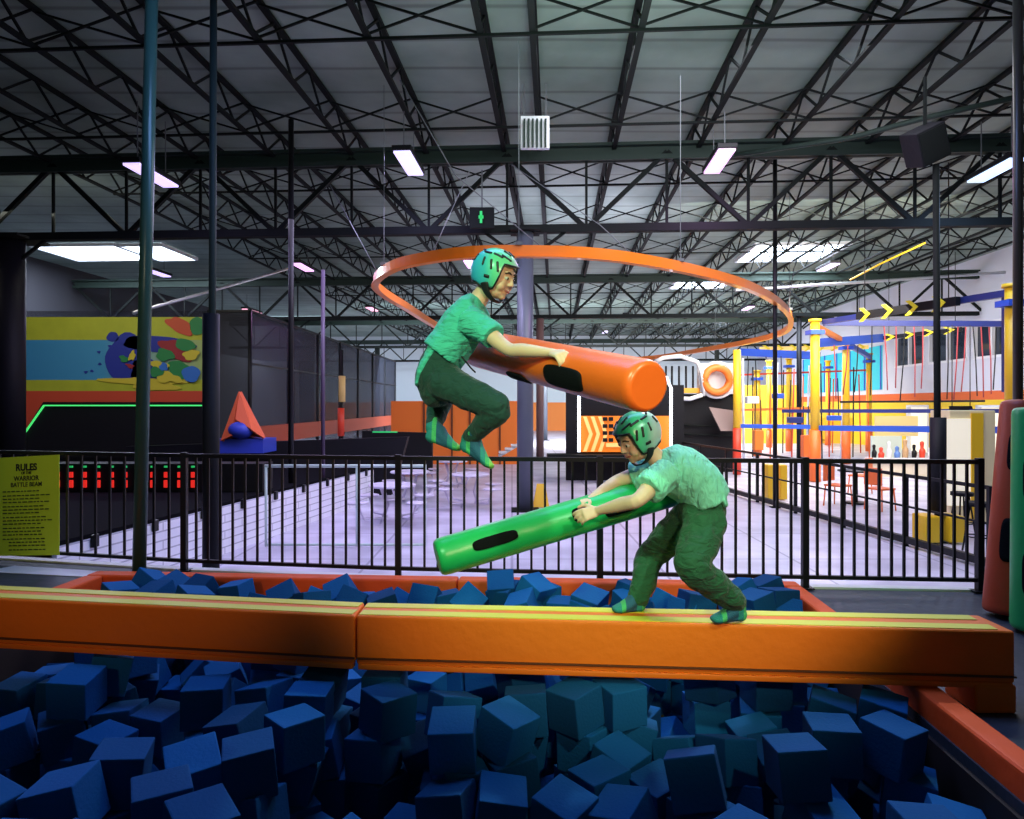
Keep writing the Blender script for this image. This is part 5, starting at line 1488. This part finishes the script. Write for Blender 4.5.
# ---------------------------------------------------------- jumping child
def personA():
    t = thing('person', 'child in teal-green T-shirt and helmet jumping above the beam, holding the orange tube', 'person', P(440, 460, 3.62))
    LAT = V((0, 1, 0))
    headc = P(494.5, 277, 3.62); fwd = V((.86, -.42, -.30)); H = head_matrix(headc, fwd, .05); hs = 1.13
    neck = P(476, 303, 3.66)
    sN, sF = P(471, 319, 3.53), P(478, 314, 3.80)
    eN, wN = P(508, 349, 3.38), P(553, 353, 3.225)
    eF, wF = P(487, 346, 3.98), P(497, 339, 3.86)
    hipN, knN, anN = P(444, 381, 3.57), P(498, 408, 3.42), P(469, 439, 3.60)
    hlN, toN = P(463, 442, 3.61), P(492, 467, 3.53)
    hipF, knF, anF = P(441, 383, 3.76), P(440, 402, 4.02), P(433, 428, 3.82)
    hlF, toF = P(428, 434, 3.81), P(460, 449, 3.74)
    b = MB()
    add_head(b, H, hs, neck)
    tors = [P(477, 303, 3.66), P(467, 316, 3.66), P(457, 337, 3.66), P(444, 360, 3.66), P(440, 378, 3.67)]
    b.loft(tors, [(.06, .05), (.13, .075), (.125, .08), (.115, .08), (.12, .09)], LAT, 18, 4)
    for s_, e_, w_ in ((sN, eN, wN), (sF, eF, wF)):
        b.loft([s_, s_.lerp(e_, .5), e_, e_.lerp(w_, .35), w_], [.046, .042, .034, .034, .0215], LAT, 14, 4)
    ax = (TA1 - TA0).normalized()
    hand(b, wN, ax + V((0, 0, .02)), V((-.25, -.45, 1)), V((.6, .8, 0)), .92, (22, 26, 22))
    hand(b, wF, V((.75, -.55, .10)), V((-.1, 0, 1)), V((-.3, -1, 0)), .85, (26, 30, 26))
    for h_, k_, a_, hl, to in ((hipN, knN, anN, hlN, toN), (hipF, knF, anF, hlF, toF)):
        b.loft([h_, h_.lerp(k_, .5), k_, k_.lerp(a_, .35), a_], [.07, .062, .048, .048, .030], LAT, 14, 4)
        foot_loft(b, a_, hl, to, (a_ - (hl + to) / 2), LAT, .95)
    body = link('body', remesh(b, .0052, 3, .4), M_skin, t)
    face_parts(body, H, hs)
    # hair at the nape
    b = MB(); b.ball(H @ V((0, -.045, .0)), (.078 * hs, .062 * hs, .06 * hs), H.to_3x3()); b.build('hair', M_hair, body)
    # T-shirt
    b = MB()
    b.loft([P(479, 300, 3.66), P(471, 309, 3.66), P(464, 323, 3.66), P(455, 339, 3.66), P(442, 356, 3.66)], [(.065, .055), (.15, .085), (.158, .118), (.150, .118), (.155, .120)], LAT, 24, 5, round_ends=False)
    b.loft([P(436, 352, 3.67), P(426, 366, 3.67), P(419, 384, 3.67)], [(.13, .05), (.13, .035), (.10, .018)], LAT, 18, 5)
    for s_, e_, sl in ((sN, eN, .62), (sF, eF, .5)):
        b.loft([s_ + V((-.02, 0, 0)), s_.lerp(e_, .3), s_.lerp(e_, sl)], [.074, .070, .068], LAT, 18, 4, round_ends=False)
    link('t_shirt', remesh(b, .007, 5, .5, .016, .08), M_shirtA, t)
    # trousers
    b = MB()
    b.loft([P(442, 360, 3.665), P(437, 378, 3.67), P(436, 392, 3.67)], [(.135, .105), (.150, .115), (.12, .085)], LAT, 22, 5)
    b.loft([hipN, hipN.lerp(knN, .5), knN, knN.lerp(anN, .4), knN.lerp(anN, .93)], [(.090, .098), (.080, .085), (.066, .068), (.060, .060), (.043, .043)], LAT, 18, 5)
    b.loft([hipF, hipF.lerp(knF, .5), knF, knF.lerp(anF, .4), knF.lerp(anF, .95)], [(.090, .095), (.085, .085), (.066, .068), (.060, .060), (.045, .045)], LAT, 18, 5)
    tr = link('trousers', remesh(b, .008, 5, .5, .016, .07), M_pantsA, t)
    b = MB(); b.loft([P(462, 357, 3.50), P(471, 368, 3.49), P(475, 372, 3.49)], [.005] * 3, LAT, 6, 3); b.build('drawstring', M_blackmat, tr)
    # socks
    for k_, a_, hl, to, nm in ((knN, anN, hlN, toN, 'n'), (knF, anF, hlF, toF, 'f')):
        b = MB(); q = k_.lerp(a_, .72)
        b.loft([q, a_], [.048, .042], LAT, 16, 4)
        foot_loft(b, a_, hl, to, (a_ - (hl + to) / 2), LAT, 1.15)
        link('sock', remesh(b, .006, 3, .4), sock_mat('striped_sock_' + nm + 'a', hl.x - .02, to.x, 0), t)
    h = helmet(H, hs, M_helA, M_hdark, t)
    return t

# ---------------------------------------------------------- crouching child
def personB():
    t = thing('person', 'child in mint T-shirt and helmet crouching on the beam, holding the green tube', 'person', P(690, 615, 3.6))
    LAT = V((0, 1, 0))
    headc = P(638, 439, 3.57); fwd = V((-.86, -.38, -.42)); H = head_matrix(headc, fwd, -.05); hs = 1.12
    neck = P(660, 462, 3.60)
    sN, sF = P(663, 474, 3.46), P(651, 470, 3.76)
    eN, wN = P(638, 500, 3.35), P(597, 511, 3.515)
    eF, wF = P(618, 481, 3.84), P(591, 499, 3.74)
    hipN, knN, anN = P(706, 522, 3.52), P(692, 566, 3.36), P(737, 604, 3.53)
    hlN, toN = P(745, 613, 3.53), P(712, 619.5, 3.50)
    hipF, knF, anF = P(689, 520, 3.69), P(651, 556, 3.86), P(638, 599, 3.74)
    hlF, toF = P(644, 604, 3.74), P(613, 609.5, 3.71)
    b = MB()
    add_head(b, H, hs, neck)
    b.loft([P(662, 463, 3.60), P(672, 470, 3.6), P(690, 482, 3.6), P(701, 500, 3.6), P(699, 516, 3.6)], [(.06, .05), (.13, .08), (.125, .085), (.115, .085), (.12, .09)], LAT, 18, 4)
    for s_, e_, w_ in ((sN, eN, wN), (sF, eF, wF)):
        b.loft([s_, s_.lerp(e_, .5), e_, e_.lerp(w_, .35), w_], [.048, .044, .036, .036, .0225], LAT, 14, 4)
    ax = (TB0 - TB1).normalized()
    hand(b, wN, ax + V((0, .05, 0)), V((0, -.9, .5)), V((0, .5, 1)), .92, (20, 24, 22))
    hand(b, wF, ax + V((0, -.15, .05)), V((0, -.15, 1)), V((0, -1, 0)), .90, (24, 28, 24))
    for h_, k_, a_, hl, to in ((hipN, knN, anN, hlN, toN), (hipF, knF, anF, hlF, toF)):
        b.loft([h_, h_.lerp(k_, .5), k_, k_.lerp(a_, .35), a_], [.07, .062, .048, .048, .032], LAT, 14, 4)
        foot_loft(b, a_, hl, to, V((0, 0, 1)), LAT, .95)
    body = link('body', remesh(b, .0052, 3, .4), M_skin, t)
    face_parts(body, H, hs)
    b = MB(); b.ball(H @ V((0, -.045, .0)), (.078 * hs, .062 * hs, .06 * hs), H.to_3x3()); b.build('hair', M_hair, body)
    b = MB()
    b.loft([P(658, 460, 3.60), P(668, 465, 3.60), P(682, 473, 3.60), P(697, 485, 3.60), P(706, 501, 3.60)], [(.07, .06), (.155, .115), (.165, .140), (.160, .135), (.165, .125)], LAT, 24, 5, round_ends=False)
    b.loft([P(706, 488, 3.58), P(716, 496, 3.58), P(722, 505, 3.57)], [(.13, .06), (.13, .04), (.12, .022)], LAT, 18, 5)
    for s_, e_, sl in ((sN, eN, .62), (sF, eF, .5)):
        b.loft([s_ + V((.03, 0, .01)), s_.lerp(e_, .3), s_.lerp(e_, sl)], [.084, .080, .080], LAT, 18, 4, round_ends=False)
    link('t_shirt', remesh(b, .007, 5, .5, .018, .09), M_shirtB, t)
    b = MB()
    b.loft([P(703, 498, 3.6), P(700, 512, 3.605), P(698, 526, 3.605)], [(.145, .115), (.155, .12), (.13, .09)], LAT, 22, 5)
    b.loft([hipN, hipN.lerp(knN, .5), knN, knN.lerp(anN, .45), knN.lerp(anN, .97)], [(.10, .105), (.095, .098), (.080, .082), (.074, .076), (.058, .060)], LAT, 18, 5)
    b.loft([hipF, hipF.lerp(knF, .5), knF, knF.lerp(anF, .45), knF.lerp(anF, .97)], [(.10, .105), (.092, .095), (.078, .080), (.072, .074), (.056, .058)], LAT, 18, 5)
    tr = link('trousers', remesh(b, .008, 4, .5, .024, .08), M_pantsB, t)
    for k_, a_, hl, to, nm in ((knN, anN, hlN, toN, 'n'), (knF, anF, hlF, toF, 'f')):
        b = MB(); q = k_.lerp(a_, .85)
        b.loft([q, a_], [.046, .044], LAT, 16, 4)
        foot_loft(b, a_, hl, to, V((0, 0, 1)), LAT, 1.12)
        link('sock', remesh(b, .006, 3, .4), sock_mat('striped_sock_' + nm + 'b', to.x, hl.x + .02, 0), t)
    helmet(H, hs, M_helB, M_hdark, t)
    return t
personA(); personB()
# ================================================================== CAMERA, LIGHT
cam = bpy.data.cameras.new('camera'); co = bpy.data.objects.new('camera', cam); C.objects.link(co)
cam.sensor_width = 36; cam.lens = F / 1024 * 36; cam.shift_y = -4.5 / 1024; cam.clip_end = 200; cam.clip_start = .05
co.location = (0, 0, CZ); co.rotation_euler = (math.pi / 2, 0, 0)
sc.camera = co
w = bpy.data.worlds.new('world'); sc.world = w; w.use_nodes = True
w.node_tree.nodes['Background'].inputs[0].default_value = (.35, .5, .42, 1); w.node_tree.nodes['Background'].inputs[1].default_value = .06
def area(loc, target, sx, sy, e, col):  # area fill, no fixture modelled
    ld = bpy.data.lights.new('hall_fill', 'AREA'); ld.shape = 'RECTANGLE'; ld.size = sx; ld.size_y = sy; ld.energy = e; ld.color = col
    lo = bpy.data.objects.new('hall_fill', ld); C.objects.link(lo); lo.location = loc
    lo.rotation_euler = (V(target) - V(loc)).to_track_quat('-Z', 'Y').to_euler(); return lo
def spot(loc, target, e, col, ang, blend=.5, r=.1):
    ld = bpy.data.lights.new('spot_light', 'SPOT'); ld.energy = e; ld.color = col; ld.spot_size = math.radians(ang); ld.spot_blend = blend; ld.shadow_soft_size = r
    lo = bpy.data.objects.new('spot_light', ld); C.objects.link(lo); lo.location = loc
    lo.rotation_euler = (V(target) - V(loc)).to_track_quat('-Z', 'Y').to_euler(); return lo
spot((-1.9, -.6, 4.2), (.15, 3.65, 1.85), 860, (.50, 1.0, .58), 32, .5)         # green stage spot over the viewer
spot((2.3, .0, 4.3), (.85, 3.6, 1.15), 520, (.62, 1.0, .72), 32, .7)            # green fill added from the right for the crouching child's back
spot((.9, -1.0, 2.6), (.6, 3.6, 1.75), 430, (1.0, .78, .50), 46, .35)            # warm stage spot
spot((-2.6, -.6, 2.8), (-2.3, 3.9, 1.8), 170, (1.0, .74, .45), 46, .5)             # weak warm fill added for the dark left end of the beam
spot((2.9, 6.9, 5.6), (.9, 3.7, .9), 520, (.80, .95, 1.0), 36, .7)              # back light from beyond the railing
spot((-5.5, 1.5, 5.5), (-4.4, 6.6, .6), 130, (.95, 1.0, .8), 40, .8)            # spot on the rules sign
area((0, 4.9, 6.2), (0, 4.5, 0), 5, 1.5, 250, (.26, .42, 1.0))
area((3.4, 9.5, 6.4), (3.4, 13, -.7), 6, 4, 520, (.90, .90, 1.0))
area((-2.5, 13, 4.8), (-3, 13, -.7), 5, 4, 250, (.72, .66, 1.0))
area((1.5, 8.5, 5.5), (1.5, 9.5, 7.4), 3, 2, 110, (.75, 1.0, .85))  # unseen greenish uplight added to brighten the near ceiling
area((1.5, 21, 5.0), (1.5, 22, 7.4), 5, 3, 260, (.80, .74, 1.0))  # unseen lavender uplight added to lift the ceiling farther back
area((9, 19, 6.3), (9.5, 24, 1), 8, 8, 2000, (1.0, .95, .85))
area((8, 38, 6.3), (8, 42, 1), 12, 10, 4400, (1.0, .96, .90))
area((-2, 40, 6.3), (-2, 48, 1), 14, 10, 3000, (.75, .87, 1.0))
area((-11, 15.5, 6.0), (-11, 20, 2.2), 5, 1, 130, (1.0, .95, .8))
vs = sc.view_settings; vs.view_transform = 'Standard'; vs.look = 'None'; vs.gamma = 1; vs.use_curve_mapping = False; vs.exposure = 0
sc.cycles.use_denoising = True
sc.cycles.max_bounces = 6; sc.cycles.diffuse_bounces = 3; sc.cycles.transparent_max_bounces = 12
